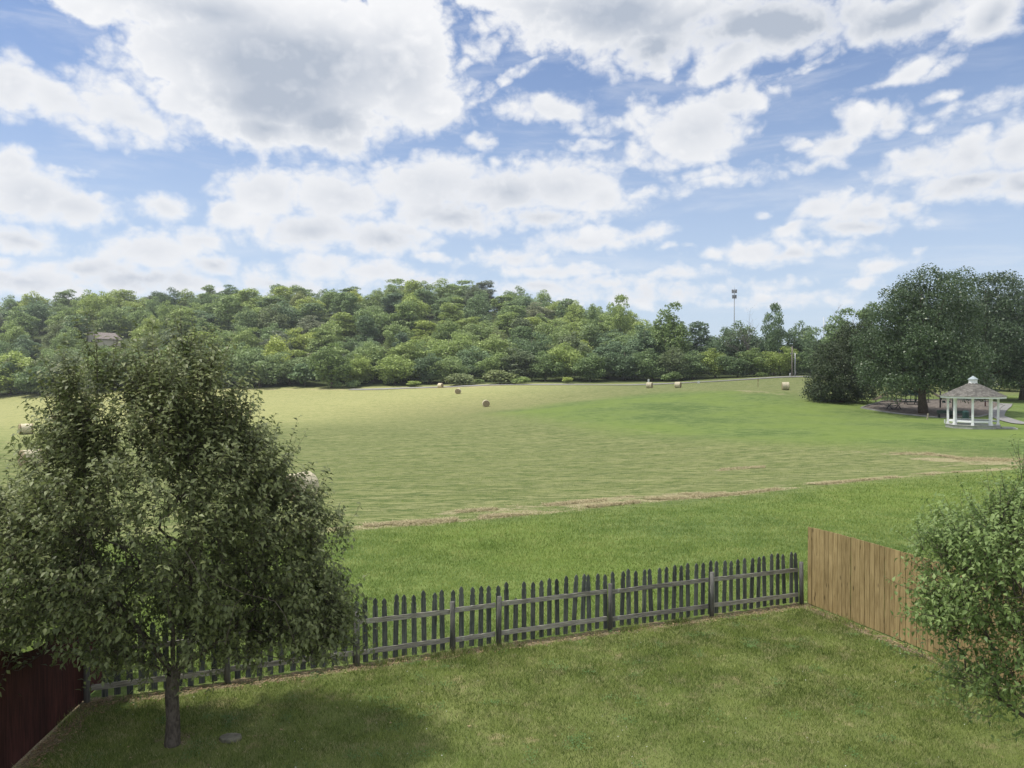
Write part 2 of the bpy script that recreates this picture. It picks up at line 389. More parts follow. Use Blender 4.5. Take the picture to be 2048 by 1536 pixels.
for pts, w, k in [([(560,1068),(690,1056),(900,1042),(1130,1020),(1200,1008),(1330,998),(1450,988)],.75,1),([(900,1026),(1100,1010),(1250,997),(1400,988)],.8,.85),([(1120,1008),(1230,998)],.5,.8),
                  ([(1400,996),(1600,973),(1780,955),(1900,945),(2040,936)],.5,1),([(1560,972),(1700,960),(1800,952),(1880,944)],.5,.8),
                  ([(1440,940),(1530,934)],.8,.7),([(1780,908),(1860,908),(1920,918),(2060,920)],.9,1),([(1850,918),(1950,924),(2050,926)],1.1,1),([(1840,937),(1950,928),(2048,930)],.4,.8),
                  ([(1600,905),(1700,903),(1820,910)],.5,.5),([(1350,880),(1500,886),(1650,895)],.5,.35),([(700,862),(820,858),(940,862)],.4,.6),([(500,848),(650,838)],.5,.7),
                  ([(1040,832),(1200,850),(1340,872)],.4,.5),([(420,782),(600,779),(800,778),(1000,773)],1.6,.9),([(850,775),(980,772)],3,.9),([(550,800),(800,792),(1000,787)],.9,.4),
                  ([(0,850),(120,846)],.6,.5),([(0,885),(90,884)],.8,.6),([(1060,790),(1180,785),(1300,783)],.8,.35),([(1480,781),(1560,788)],1.4,.7),([(1500,772),(1600,770)],2,.5)]:
    straw = np.maximum(straw, wind(pts, w) * k)
dirt = np.exp(-((((GX - FA[0]) * FN[0] + (GY - FA[1]) * FN[1]) + .12) / .24) ** 2) * ((GX > -7.3) & (GX < 7.1))
RB = np.array([9.6, 10.72])
dirt = np.maximum(dirt, np.exp(-(seg_dist(GX, GY, [(6.75, 17.75), (9.45, 10.7)]) / .22) ** 2))
dirt = np.maximum(dirt, np.exp(-(seg_dist(GX, GY, [(-7.0, 12.4), (-6.85, 9)]) / .3) ** 2))
dirt = np.maximum(dirt, .8 * np.exp(-(seg_dist(GX, GY, [(-5.05, 11.2), (-5.0, 11.2)]) / .3) ** 2))
dirt = np.maximum(dirt, .6 * np.exp(-(seg_dist(GX, GY, [(8.4, 13.4), (7.9, 14.0)]) / .5) ** 2))
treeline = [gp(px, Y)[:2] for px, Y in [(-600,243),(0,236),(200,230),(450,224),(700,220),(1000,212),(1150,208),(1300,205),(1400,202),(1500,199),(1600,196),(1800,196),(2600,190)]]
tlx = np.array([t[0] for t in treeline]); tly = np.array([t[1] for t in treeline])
dry = sstep(75, 150, GY) * sstep(45, -15, GX)  # mask for a lighter, yellower tone towards the far left of the field
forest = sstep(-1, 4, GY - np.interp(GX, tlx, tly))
NR, NC = GX.shape
idx = np.arange(NR * NC).reshape(NR, NC)
FC = np.stack([idx[:-1, :-1], idx[:-1, 1:], idx[1:, 1:], idx[1:, :-1]], -1).reshape(-1, 4)
VV = np.stack([GX, GY, GZ], -1).reshape(-1, 3)
GREEN1, GREEN2 = (.065, .12, .032), (.22, .28, .095)
def ground_fn(t):
    p = t.new('TexCoord').outputs['Object']
    aM, aS, aD, aF, aY = (t.attr(a) for a in ('mown', 'straw', 'dirt', 'forest', 'yard'))
    fine = t.noise(p, 9, 7, .75); med = t.noise(p, .8, 5, .6); big = t.noise(p, .07, 4, .55)
    pr = t.mapping(p, (0, 0, 0), (0, 0, R(-24)), (.06, 1., 1.))
    st = t.noise(pr, 2.0, 7, .72, .08); st2 = t.noise(pr, .22, 3, .5)
    pr2 = t.mapping(p, (0, 0, 0), (0, 0, R(-21)), (.16, 1., 1.)); clump = t.noise(pr2, 3.8, 6, .7)
    ww = t.new('TexWave'); ww.wave_type = 'BANDS'; ww.bands_direction = 'Y'; t.link(t.mapping(p, (0, 0, 0), (0, 0, R(-24)), (1, 1, 1)), ww.inputs[0])
    ww.inputs['Scale'].default_value = .09; ww.inputs['Distortion'].default_value = 1.6; ww.inputs['Detail'].default_value = 2; ww.inputs['Detail Scale'].default_value = .4
    kg = t.m('ADD', t.m('MULTIPLY', fine, .5), t.m('ADD', t.m('MULTIPLY', med, .35), t.m('MULTIPLY', big, .35)))
    grass = t.mix(t.mr(kg, .45, .72), GREEN1, GREEN2)
    grass = t.mix(t.mr(big, .40, .62, 0, .5), grass, (.15, .22, .04))
    pr3 = t.mapping(p, (0, 0, 0), (0, 0, R(-19)), (.10, 1., 1.)); rowsn = t.noise(pr3, 9, 5, .75)
    km = t.m('ADD', t.m('MULTIPLY', st, .28), t.m('ADD', t.m('MULTIPLY', clump, .38), t.m('ADD', t.m('MULTIPLY', rowsn, .30), t.m('MULTIPLY', t.m('SUBTRACT', t.noise(t.mapping(p, (0, 0, 0), (0, 0, R(-24)), (.35, 1., 1.)), 3.2, 6, .85), .42), .85))))
    mow = t.mix(t.mr(km, .44, .66), (.085, .125, .04), (.29, .295, .135))
    mow = t.mix(t.m('MULTIPLY', ww.outputs['Fac'], .16), mow, (.14, .19, .045))
    mow = t.mix(t.mr(st, .62, .74, 0, .5), mow, (.38, .35, .18))
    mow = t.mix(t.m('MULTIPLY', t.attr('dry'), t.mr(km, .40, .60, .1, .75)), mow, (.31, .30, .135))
    c = t.mix(aM, t.mix(t.mr(rowsn, .55, .72, 0, .35), grass, (.28, .34, .10)), mow)
    aS = t.m('MULTIPLY', aS, t.mr(t.noise(p, .35, 4, .65), .36, .58, .25, 1.))
    brk = t.mr(t.m('ADD', t.m('MULTIPLY', clump, .5), t.m('ADD', t.m('MULTIPLY', rowsn, .5), t.m('MULTIPLY', aS, .34))), .60, .74)
    c = t.mix(t.m('MULTIPLY', brk, t.mr(aS, .05, .5)), c, t.mix(t.mr(fine, .4, .65), (.24, .21, .11), (.48, .43, .27)))
    # mown lawn with dry patches
    ly = t.noise(p, .55, 4, .6); lf = t.noise(p, 30, 4, .8)
    lawn = t.mix(t.mr(t.m('ADD', t.m('MULTIPLY', ly, .7), t.m('MULTIPLY', lf, .4)), .38, .72), (.11, .15, .04), (.22, .25, .085))
    lawn = t.mix(t.mr(t.noise(p, 1.4, 6, .75), .55, .68, 0, .8), lawn, (.33, .28, .15))
    c = t.mix(aY, c, lawn)
    db = t.mr(t.m('ADD', aD, t.m('MULTIPLY', t.m('SUBTRACT', t.noise(p, 4, 5, .7), .5), 3.2)), .45, .95)
    c = t.mix(db, c, t.mix(t.mr(t.noise(p, 42, 3, .8), .4, .6), (.13, .10, .06), (.38, .31, .20)))
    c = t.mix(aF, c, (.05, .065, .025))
    return principled(t, c, .95, t.m('ADD', fine, t.m('MULTIPLY', clump, 1.5)), .6, .05, spec=.05)
M_ground = mat('field_ground', ground_fn)
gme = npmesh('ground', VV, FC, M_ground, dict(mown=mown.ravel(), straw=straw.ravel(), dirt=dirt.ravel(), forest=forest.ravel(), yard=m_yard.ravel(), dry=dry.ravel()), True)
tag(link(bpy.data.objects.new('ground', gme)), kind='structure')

# ------------------------------------------------------------------ unseen cloud added overhead, outlined to throw the shade on yard and field
def make_shade_cloud(name, outline, alt, seed, trans):
    sh = SUN[:2] / SUN[2] * alt
    pts = np.array(outline, float) + sh
    x0, y0 = pts.min(0) - 25; x1, y1 = pts.max(0) + 25; n = 90
    X, Y = np.meshgrid(np.linspace(x0, x1, n), np.linspace(y0, y1, n)); r = np.random.default_rng(seed)
    ins = poly_mask(X, Y, pts, .01) > .5; d = seg_dist(X, Y, list(pts) + [pts[0]]); sdv = np.where(ins, d, -d)
    wob = sum(np.sin(X * a + Y * b + c) * 26 * s for a, b, c, s in [(r.normal() * .05, r.normal() * .05, r.uniform(0, 6), .4) for _ in range(6)])
    wob += sum(np.sin(X * a + Y * b + c) * 4 for a, b, c in [(r.normal() * .15, r.normal() * .15, r.uniform(0, 6)) for _ in range(6)])
    t = np.clip(sdv + wob * .35, 0, None); th = np.sqrt(t) * 4.5
    lump = 1 + .35 * np.sin(X * .06 + 1) * np.sin(Y * .07) + .15 * np.sin(X * .17) * np.sin(Y * .19 + 2)
    top = alt + th * lump; bot = alt - th * .25
    V = np.concatenate([np.stack([X, Y, top], -1).reshape(-1, 3), np.stack([X, Y, bot], -1).reshape(-1, 3)])
    id_ = np.arange(n * n).reshape(n, n); k = (t[:-1, :-1] > 0) | (t[1:, 1:] > 0) | (t[1:, :-1] > 0) | (t[:-1, 1:] > 0)
    q = np.stack([id_[:-1, :-1], id_[:-1, 1:], id_[1:, 1:], id_[1:, :-1]], -1)[k]
    Fq = np.concatenate([q, q[:, ::-1] + n * n])
    def f(tt):
        d_ = tt.new('BsdfDiffuse'); d_.inputs[0].default_value = (.9, .9, .92, 1); tl = tt.new('BsdfTranslucent'); tl.inputs[0].default_value = (.9, .9, .92, 1)
        tr = tt.new('BsdfTransparent'); m1 = tt.new('MixShader'); m1.inputs[0].default_value = .5
        tt.link(d_.outputs[0], m1.inputs[1]); tt.link(tl.outputs[0], m1.inputs[2])
        m2 = tt.new('MixShader'); m2.inputs[0].default_value = trans; tt.link(m1.outputs[0], m2.inputs[1]); tt.link(tr.outputs[0], m2.inputs[2]); return m2.outputs[0]
    o = link(bpy.data.objects.new(name, npmesh(name, V, Fq, mat('shade_cloud_vapour', f), None, True))); return tag(o, kind='structure')
make_shade_cloud('shade_cloud', [(-200, -80), (200, -80), (260, 160), (230, 330), (90, 330), (62, 240), (42, 196), (6, 168), (-12, 142), (-30, 104), (-52, 92), (-62, 60), (-60, 50), (-44, 44), (-36, 24), (-60, 0)], 620, 3, .76)

# ------------------------------------------------------------------ haze
USE_HAZE = True
if USE_HAZE:
    hb = MB().box((0, 480, 45), (3000, 1100, 130))
    def hz(name='air_haze'):
        m_ = bpy.data.materials.new(name); m_.use_nodes = True; t = m_.node_tree; t.nodes.clear()
        o = t.nodes.new('ShaderNodeOutputMaterial'); v = t.nodes.new('ShaderNodeVolumePrincipled')
        v.inputs['Color'].default_value = (.88, .93, 1, 1); v.inputs['Density'].default_value = .0002; v.inputs['Anisotropy'].default_value = .2
        t.links.new(v.outputs[0], o.inputs['Volume']); return m_
    tag(hb.build('haze', hz()), kind='stuff')


# ------------------------------------------------------------------ foliage cards
def leaf_cards(C, Nn, size, r, aspect=.75, droop=0.):
    """one small four-cornered leaf clump per centre C, facing roughly along Nn"""
    n = len(C); Nn = Nn + r.normal(size=(n, 3)) * 1.0; Nn /= np.linalg.norm(Nn, axis=1)[:, None]
    a = np.cross(Nn, r.normal(size=(n, 3))); a /= np.linalg.norm(a, axis=1)[:, None] + 1e-9; b = np.cross(Nn, a)
    s = (size * r.uniform(.55, 1.3, n))[:, None]
    off = r.uniform(.55, 1.1, (n, 4, 1)); bend = Nn * s * .22
    V = np.stack([C - a * s * off[:, 0], C - b * s * aspect * off[:, 1] + bend, C + a * s * off[:, 2], C + b * s * aspect * off[:, 3] + bend], 1)
    V[:, :, 2] -= droop * s * r.uniform(0, 1, (n, 4))
    return V.reshape(-1, 3), np.arange(n * 4).reshape(n, 4)
def crown_mesh(name, r, h, w, z0, nclump, ncard, card, shape='round', lump=(.10, .2), gap=.0):
    """crown of leaf clumps: z0..h tall, w wide; returns leaf cards and the clump centres"""
    cen, rad = [], []
    while len(cen) < nclump:
        t = r.uniform(0, 1); ang = r.uniform(0, 2 * np.pi); prof = 1.
        if shape == 'round': prof = math.sqrt(max(0, 1 - (2 * (t * .93 + .03) - 1) ** 2)) ** .8 * (1.05 - .2 * t)
        elif shape == 'oval': prof = math.sin(math.pi * min(1, (t * .92 + .06))) ** .6 * (1 - .25 * t)
        elif shape == 'cone': prof = (1 - t) ** .75 * .95 + .04
        elif shape == 'column': prof = math.sin(math.pi * min(1, t * .9 + .07)) ** .5 * .8
        elif shape == 'vase': prof = .35 + .75 * t ** .8 if t < .8 else .95 * math.sqrt(max(0, (1 - t) / .2))
        rr = prof * math.sqrt(r.uniform(.25, 1)) * (1 - .16 * r.random())
        if shape == 'vase' and t < .3 and r.random() < .6: continue
        lr = r.uniform(*lump) * w * (1.1 - .3 * t)
        if shape in ('round', 'oval', 'mound', 'skirt'):
            if not cen:
                lo = .20 if shape == 'mound' else .40 if shape == 'skirt' else .44; nlb = int(r.integers(7, 12)); lobes = []
                for _ in range(nlb):
                    lv = r.normal(size=3); lv /= np.linalg.norm(lv); lv[2] = lv[2] * .9 + .12; lobes.append((lv * r.uniform(.42, .66), r.uniform(.30, .48)))
                if shape == 'skirt': lobes = lobes[:4] + [(np.array([math.cos(a) * .66, math.sin(a) * .66, -.50 + .16 * math.sin(3 * a)]), .30) for a in np.linspace(0, 5.6, 9)] + [(np.array([math.cos(a) * .60, math.sin(a) * .60, .05 + .15 * math.sin(2.3 * a)]), .36) for a in np.linspace(.3, 5.9, 8)] + [(np.array([math.cos(a) * .36, math.sin(a) * .36, .50 + .1 * math.sin(5 * a)]), .36) for a in np.linspace(.1, 5.2, 6)]
                lobes.append((np.array([0, 0, .5]), .5)); lobes.append((np.array([0, 0, -.1]), .55))
            lc, lrad = lobes[int(r.integers(len(lobes)))]
            dv = r.normal(size=3); dv /= np.linalg.norm(dv); dv = lc + dv * lrad * r.uniform(.35, 1) ** .5; q_ = 1.
            lr *= .85; zc = z0 + (h - z0) * lo; zr = (h - zc - lr * .5) if dv[2] > 0 else (zc - z0 - lr * .5)
            sq = (1 - .25 * max(0, dv[2])) if shape == 'oval' else 1
            cen.append((dv[0] * q_ * (w / 2 - lr * .7) * sq, dv[1] * q_ * (w / 2 - lr * .7) * sq, zc + dv[2] * q_ * zr)); rad.append(lr); continue
        cen.append((math.cos(ang) * rr * (w / 2 - lr * .8), math.sin(ang) * rr * (w / 2 - lr * .8), z0 + lr * .6 + t * (h - z0 - lr * 1.4))); rad.append(lr)
    cen = np.array(cen); rad = np.array(rad)
    wt = rad ** 2; k = r.choice(nclump, ncard, p=wt / wt.sum())
    d = r.normal(size=(ncard, 3)); d /= np.linalg.norm(d, axis=1)[:, None]
    d[:, 2] = np.where((d[:, 2] < -.3) & (r.random(ncard) < .45), -d[:, 2], d[:, 2])
    C = cen[k] + d * rad[k][:, None] * r.uniform(.5, 1.15, ncard)[:, None] * np.array([1, 1, .8])
    # drop cards buried deep inside other clumps
    keep = np.ones(ncard, bool)
    for i in range(0, ncard, 4000):
        q = C[i:i + 4000]; dd = np.linalg.norm(q[:, None] - cen[None], axis=2) / rad[None]
        keep[i:i + 4000] = (dd < .42).sum(1) < 1
    C = C[keep]; d = d[keep]
    if gap: kk = r.random(len(C)) > gap; C = C[kk]; d = d[kk]
    V, Fq = leaf_cards(C, d * .9 + np.array([0, 0, .35]), card, r)
    return V, Fq, cen, rad
def trunk_mesh(name, r, h, base_r, cen, m, lean=.02, nl=7, forks=.35, sides=7):
    mb = MB(); top = np.array([r.normal() * lean * h, r.normal() * lean * h, h * .8])
    ts = np.linspace(0, 1, 8); wob = np.cumsum(r.normal(size=(8, 2)) * h * .006, 0)
    pts = [np.array([top[0] * t + wob[i, 0] * (t > 0), top[1] * t + wob[i, 1] * (t > 0), top[2] * t - (.25 if i == 0 else 0)]) for i, t in enumerate(ts)]
    mb.tube(pts, [base_r * (1.45 if i == 0 else 1.05 if i == 1 else 1) * (1 - .85 * t) for i, t in enumerate(ts)], sides)
    for c in cen[r.choice(len(cen), min(nl, len(cen)), False)]:
        t = np.clip(forks + (c[2] / h - forks) * .45, forks * .7, .85) * r.uniform(.8, 1); p0 = np.array([top[0] * t / .8 * .8, top[1] * t, t * h * .8])
        mid = p0 * .5 + c * .5 + np.array([0, 0, h * .02])
        mb.tube([p0, mid, c], [base_r * .42 * (1 - t * .5), base_r * .25, base_r * .06], 5, caps=False)
    return mb.mesh(name, m)
M_bark = wood_mat('bark', (.05, .04, .03), (.16, .13, .10), (5, 5, 1.5), .2)
M_bark_grey = wood_mat('grey_bark', (.12, .11, .10), (.34, .31, .28), (5, 5, 1.5), .2)
LEAF = dict(
 mid=leaf_mat('leaves_mid_green', (.075, .14, .035), (.37, .49, .17)),
 dark=leaf_mat('leaves_dark_green', (.04, .09, .032), (.26, .37, .145)),
 bright=leaf_mat('leaves_yellow_green', (.11, .175, .035), (.42, .53, .17)),
 blue=leaf_mat('leaves_blue_green', (.045, .10, .05), (.27, .38, .19)),
 olive=leaf_mat('leaves_olive', (.08, .125, .04), (.28, .335, .15)),
 grey=leaf_mat('leaves_greyish', (.12, .15, .085), (.28, .32, .20)),
 cedar=leaf_mat('cedar_foliage', (.014, .032, .016), (.09, .125, .055), .12),
 maple=leaf_mat('maple_leaves', (.015, .045, .02), (.15, .225, .09), .25, .38, .5))
protos = {}
def add_proto(key, seed, h, w, z0, nc, ncard, card, shape, trunk_r=.22, gap=0., lump=(.10, .2)):
    r = np.random.default_rng(seed); V, Fq, cen, rad = crown_mesh(key, r, h, w, z0, nc, ncard, card, shape, lump, gap)
    protos[key] = dict(h=h, w=w, crown=npmesh('crown', V, Fq, LEAF['mid']), trunk=trunk_mesh('trunk', r, h, trunk_r, cen, M_bark))
add_proto('broad', 1, 13, 12, -1, 110, 13000, .25, 'round')
add_proto('broad2', 2, 13, 12, -1, 80, 12000, .25, 'round', lump=(.11, .19))
add_proto('broad3', 3, 13, 12, -1, 140, 13000, .24, 'round', lump=(.08, .17), gap=.08)
add_proto('oval', 4, 15, 9, -1, 100, 12000, .24, 'oval')
add_proto('oval2', 5, 15, 9, -1, 80, 12000, .24, 'oval', lump=(.10, .19))
add_proto('column', 6, 14, 6.5, .5, 55, 5200, .24, 'column', lump=(.12, .26))
add_proto('airy', 8, 15, 11, 3.0, 44, 6500, .25, 'vase', lump=(.09, .16))
add_proto('cone', 9, 14, 7, .6, 70, 5500, .24, 'cone', lump=(.10, .2))
add_proto('bush', 10, 3.2, 4.6, -.1, 26, 2600, .19, 'round', .05, lump=(.14, .26))
add_proto('bush2', 12, 3.6, 4.2, -.1, 34, 2600, .18, 'round', .05, lump=(.12, .2))
def bare_mesh(name, r, h, m, spread=.35, r0=.2):
    mb = MB()
    def grow(p, d, l, rad, lev):
        pts = [p]; q = p; dd = d
        for i in range(4):
            dd = dd + r.normal(size=3) * .13 + np.array([0, 0, .06]); dd /= np.linalg.norm(dd); q = q + dd * l / 4; pts.append(q)
        mb.tube(pts, np.linspace(rad, rad * .45, 5), 5 if lev else 6, caps=False)
        if lev < 4:
            for k in range(4 if lev < 3 else 3):
                t = r.integers(2, 5); nd = dd + r.normal(size=3) * .6; nd[2] = abs(nd[2]) * .8 + .15; nd /= np.linalg.norm(nd)
                grow(pts[t], nd, l * r.uniform(.5, .75), rad * .45, lev + 1)
    grow(np.array([0, 0, -.2]), np.array([0, 0, 1.]), h * .45, r0, 0)
    return mb.mesh(name, m)
bare_protos = [bare_mesh('bare_branches', np.random.default_rng(40 + i), 14, M_bark_grey) for i in range(2)]

def add_tree(key, x, y, h, w, leafm, label, cat='tree', group=None, name='deciduous_tree', rz=None, z=None):
    p = protos[key]; z = gz(x, y) if z is None else z
    root = empty(name, (x, y, z - .1), random.uniform(0, 6.28) if rz is None else rz, label, cat, group)
    root.scale = (w / p['w'], w / p['w'], h / p['h'])
    for nm in ('crown', 'trunk'):
        o = link(bpy.data.objects.new('foliage' if (nm == 'crown' and cat == 'bush') else nm, p[nm]), root)
        if nm == 'crown': o.material_slots[0].link = 'OBJECT'; o.material_slots[0].material = LEAF[leafm]
    return root
GRP = 'trees of the wooded hillside beyond the field'
LBL = dict(mid='mid green leafy tree among many on the wooded hillside beyond the hay field', dark='dark green leafy tree among many on the wooded hillside beyond the hay field',
           bright='yellow green leafy tree among many on the wooded hillside beyond the hay field', blue='blue green leafy tree among many on the wooded hillside beyond the hay field',
           olive='olive green leafy tree among many on the wooded hillside beyond the hay field', grey='pale greyish leafy tree among many on the wooded hillside beyond the hay field')
KEYS = ['broad', 'broad2', 'broad3', 'oval', 'oval2', 'broad', 'column']
# ---- hillside rows, from the ridge down to the field edge
rt = random.Random(21)
def sky_y(px): return float(np.interp(px, [-200,0,60,150,210,330,420,480,540,600,660,700,760,830,880,940,990,1040,1100,1160,1240,1300,1350,1420,1480,1560,1640],
                                         [612,604,596,592,600,592,578,572,582,590,600,602,582,572,584,572,592,592,598,606,612,626,632,642,640,646,650]))
rows = [(238, 9, 9.5), (252, 9.5, 10.5), (268, 10.5, 11), (286, 11, 12), (306, 11.5, 13), (328, 12, 13), (352, 12, 14), (378, 12.5, 14), (404, 12.5, 13)]
n_hill = 0
house_spots = [(205, 300), (205, 312)]
for Y, hh, sp in rows:
    x = (-150 - 1024) / F * Y; xe = ((1330 if Y < 300 else 1230 if Y < 370 else 1130) - 1024) / F * Y
    while x < xe:
        px = 1024 + F * x / Y; yy = Y + rt.uniform(-6, 6); xx = x + rt.uniform(-2.5, 2.5)
        h = hh * rt.uniform(.85, 1.45); w = sp * rt.uniform(1.0, 1.6)
        # keep the house on the slope in view
        if abs(1024 + F * xx / yy - 206) < 34 and 255 < yy < 322: h *= .62 if yy < 300 else .5
        if abs(1024 + F * xx / yy - 206) < 26 and 292 < yy < 322: x += sp; continue
        u = rt.random(); warm = .5 if yy < 320 else .25
        lm = 'bright' if u < .26 * (1.3 if warm == .5 else .6) else 'mid' if u < .62 else 'dark' if u < .78 else 'blue' if u < .88 else 'olive' if u < .95 else 'grey'
        if px > 1180 and lm == 'bright': lm = 'mid'
        add_tree(rt.choice(KEYS), xx, yy, h, w, lm, LBL[lm], group=GRP + ', ' + lm); n_hill += 1
        x += sp * rt.uniform(.85, 1.15)
# ---- ridge line following the photographed skyline
x = -110
while x < 1290:
    Y = float(np.interp(x, [0, 830, 1000, 1150, 1300], [428, 424, 400, 372, 330])) + rt.uniform(-6, 4)
    g = gp(x, Y); top = at(x, sky_y(x) + rt.uniform(-3, 9), Y)[2]; h = max(9, top - g[2]); u = rt.random()
    lm = 'mid' if u < .35 else 'dark' if u < .6 else 'bright' if u < .75 else 'blue'
    add_tree(rt.choice(['broad', 'broad2', 'broad3', 'oval']), g[0], Y, h, rt.uniform(13, 17), lm, LBL[lm].replace('on the wooded hillside', 'along the skyline ridge'), group='trees along the skyline ridge, ' + lm); n_hill += 1
    x += rt.uniform(30, 40)
# ---- woodland edge at the field: (px, top py, width px, depth, proto, leaf)
front = [(-60,712,130,232,'broad','mid'),(20,700,120,236,'broad3','mid'),(80,715,90,230,'broad2','dark'),(130,695,110,238,'broad','olive'),(200,705,90,232,'oval','bright'),(255,690,100,236,'broad2','mid'),(310,700,90,230,'broad','bright'),
 (360,690,90,236,'oval2','bright'),(410,700,80,229,'broad3','mid'),(455,682,100,230,'broad','bright'),(520,690,110,226,'broad2','bright'),(580,700,90,230,'broad','bright'),(560,668,90,244,'broad3','bright'),(610,716,70,224,'bush2','dark'),
 (662,678,72,219,'oval','dark'),(712,702,70,226,'broad2','mid'),(745,682,95,234,'broad3','bright'),(790,706,90,224,'broad','mid'),(820,672,85,236,'oval','bright'),(858,700,70,224,'broad2','dark'),(895,708,80,222,'broad','bright'),
 (900,660,90,240,'broad','mid'),(945,690,90,228,'broad3','blue'),(990,700,80,224,'broad','mid'),(985,660,90,240,'broad2','bright'),(1030,690,80,222,'oval','olive'),(1065,660,80,236,'broad','dark'),(1090,700,80,220,'broad3','mid'),
 (1130,680,80,222,'broad','mid'),(1150,655,80,240,'broad2','olive'),(1180,700,70,216,'broad2','dark'),(1215,668,80,224,'oval','blue'),(1250,690,80,216,'broad','dark'),
 (1290,642,80,226,'oval','blue'),(1305,690,80,212,'broad2','dark'),(1345,690,70,210,'broad','olive'),(1385,700,80,210,'broad3','blue'),(1395,640,60,232,'column','blue'),(1430,690,70,210,'broad2','mid'),(1440,650,80,228,'broad','blue'),
 (1475,700,70,206,'broad','dark'),(1480,640,90,232,'broad3','mid'),(1515,690,80,206,'broad2','dark'),(1530,650,80,226,'broad','blue'),(1560,690,70,204,'broad','mid'),(1590,660,80,216,'oval','dark'),(1620,690,80,203,'broad2','dark'),
 (1600,640,70,240,'broad3','blue'),(1640,650,80,220,'broad','blue'),(1670,640,80,214,'oval','dark')]
EG = 'trees at the woodland edge'
for (px, py, wp, Y, k, lm) in front:
    g = gp(px, Y); h = at(px, py, Y)[2] - g[2]
    side = 'left part of the woodland edge' if px < 620 else 'middle of the woodland edge' if px < 1180 else 'right part of the woodland edge near the road'
    nm = {'mid': 'mid green', 'dark': 'dark green', 'bright': 'bright yellow green', 'blue': 'blue green', 'olive': 'olive green'}[lm]
    shp = {'broad': 'broad', 'broad2': 'rounded', 'broad3': 'spreading', 'oval': 'tall oval', 'oval2': 'slim oval', 'column': 'narrow', 'bush2': 'low'}[k]
    add_tree(k, g[0], Y, h, wp / F * Y * 1.32, lm, f'{shp} {nm} tree in the {side}', group=f'{EG}, {shp} {nm}, {side.split()[0]}')
# ---- single trees that stand out against the sky or the wood
special = [
 (1344,594,88,222,'oval','dark','tall dark rounded tree rising above the woodland right of centre','skyline_tree'),
 (1240,588,62,292,'airy','mid','lone tree with spreading top standing above the skyline right of centre','skyline_tree'),
 (1186,604,34,300,'cone','mid','small pointed tree on the skyline left of the lone spreading tree','skyline_tree'),
 (1548,604,58,214,'airy','blue','open branched tree with two leafy arms above the wood left of the maples','skyline_tree'),
 (800,557,90,415,'airy','mid','big oak crowning the highest point of the ridge','oak_tree'),
 (845,560,70,418,'broad3','dark','dark oak beside the highest oak of the ridge','oak_tree'),
 (928,560,80,404,'airy','mid','open crowned oak on the ridge right of the summit oaks','oak_tree'),
 (962,578,46,388,'column','blue','narrow blue green tree below the open crowned oak on the ridge','deciduous_tree'),
 (590,574,64,424,'airy','mid','feathery tree on the ridge left of the pale bare tree','deciduous_tree'),
 (620,578,46,422,'airy','blue','thin crowned tree on the ridge just left of the pale bare tree','deciduous_tree'),
 (70,592,95,410,'broad','dark','broad dark tree at the left end of the skyline','deciduous_tree'),
 (158,590,90,412,'broad2','dark','second broad dark tree from the left end of the skyline','deciduous_tree'),
 (290,592,60,424,'broad','bright','yellow green tree right of the two dark skyline trees','deciduous_tree'),
 (1110,598,60,372,'broad2','mid','rounded tree where the ridge begins to fall to the right','deciduous_tree'),
 (1040,590,50,392,'cone','mid','pointed tree on the ridge right of the open crowned oak','deciduous_tree'),
 (1690,606,100,172,'oval','blue','tall dark green tree behind the cedars right of the utility poles','deciduous_tree'),
 (1740,600,90,166,'oval2','dark','tall dark tree between the cedars and the big maple','deciduous_tree'),
]
for (px, py, wp, Y, k, lm, lab, nm) in special:
    g = gp(px, Y); add_tree(k, g[0], Y, at(px, py, Y)[2] - g[2], wp / F * Y * 1.1, lm, lab, name=nm)
def bare(px, py, Y, lab, i=0):
    g = gp(px, Y); o = empty('bare_tree', g, rt.uniform(0, 6), lab, 'tree'); s = (at(px, py, Y)[2] - g[2]) / 14; o.scale = (s, s, s)
    link(bpy.data.objects.new('branches', bare_protos[i]), o)
bare(690, 594, 412, 'pale bare dead tree on the ridge left of the summit oaks', 1)
bare(1502, 601, 226, 'leafless dead tree sticking out above the wood right of the cell tower')
bare(1042, 578, 398, 'leafless top of a dead tree on the ridge right of the oaks', 1)
bare(1700, 590, 176, 'bare twiggy dead top showing behind the cedars and maples', 1)
# undergrowth at the field edge
x = -60; BG = 'bushes along the field edge of the wood'
while x < 1640:
    Y = float(np.interp(x, [-600,0,450,1000,1300,1600], [242,233,220,210,203,196])) + rt.uniform(2.5, 5); g = gp(x, Y); k = rt.choice(['bush', 'bush2']); lm = rt.choice(['mid', 'bright', 'olive', 'mid']) if x < 1150 else rt.choice(['mid', 'dark', 'blue'])
    w = rt.uniform(4.5, 7.5); nm = {'mid': 'mid green', 'dark': 'dark green', 'bright': 'yellow green', 'blue': 'blue green', 'olive': 'olive green'}[lm]
    add_tree(k, g[0], Y, rt.uniform(1.5, 3.0) * (1 if x < 1380 else .7), w, lm, f'low {nm} bush along the field edge of the wood', 'bush', f'{BG}, {nm}', 'bush')
    x += rt.uniform(110, 240)
for px, py, Y, wp, lm, lab in [(920,745,212,80,'olive','wide pale bush jutting out from the wood beyond the hay bales'),(1000,738,210,95,'olive','widest pale bush at the wood edge, right of the jutting bush'),(1040,752,208,60,'mid','small round bush right of the widest pale bush')]:
    g = gp(px, Y); add_tree('bush', g[0], Y, at(px, py, Y)[2] - g[2], wp / F * Y, lm, lab, 'bush', None, 'bush')
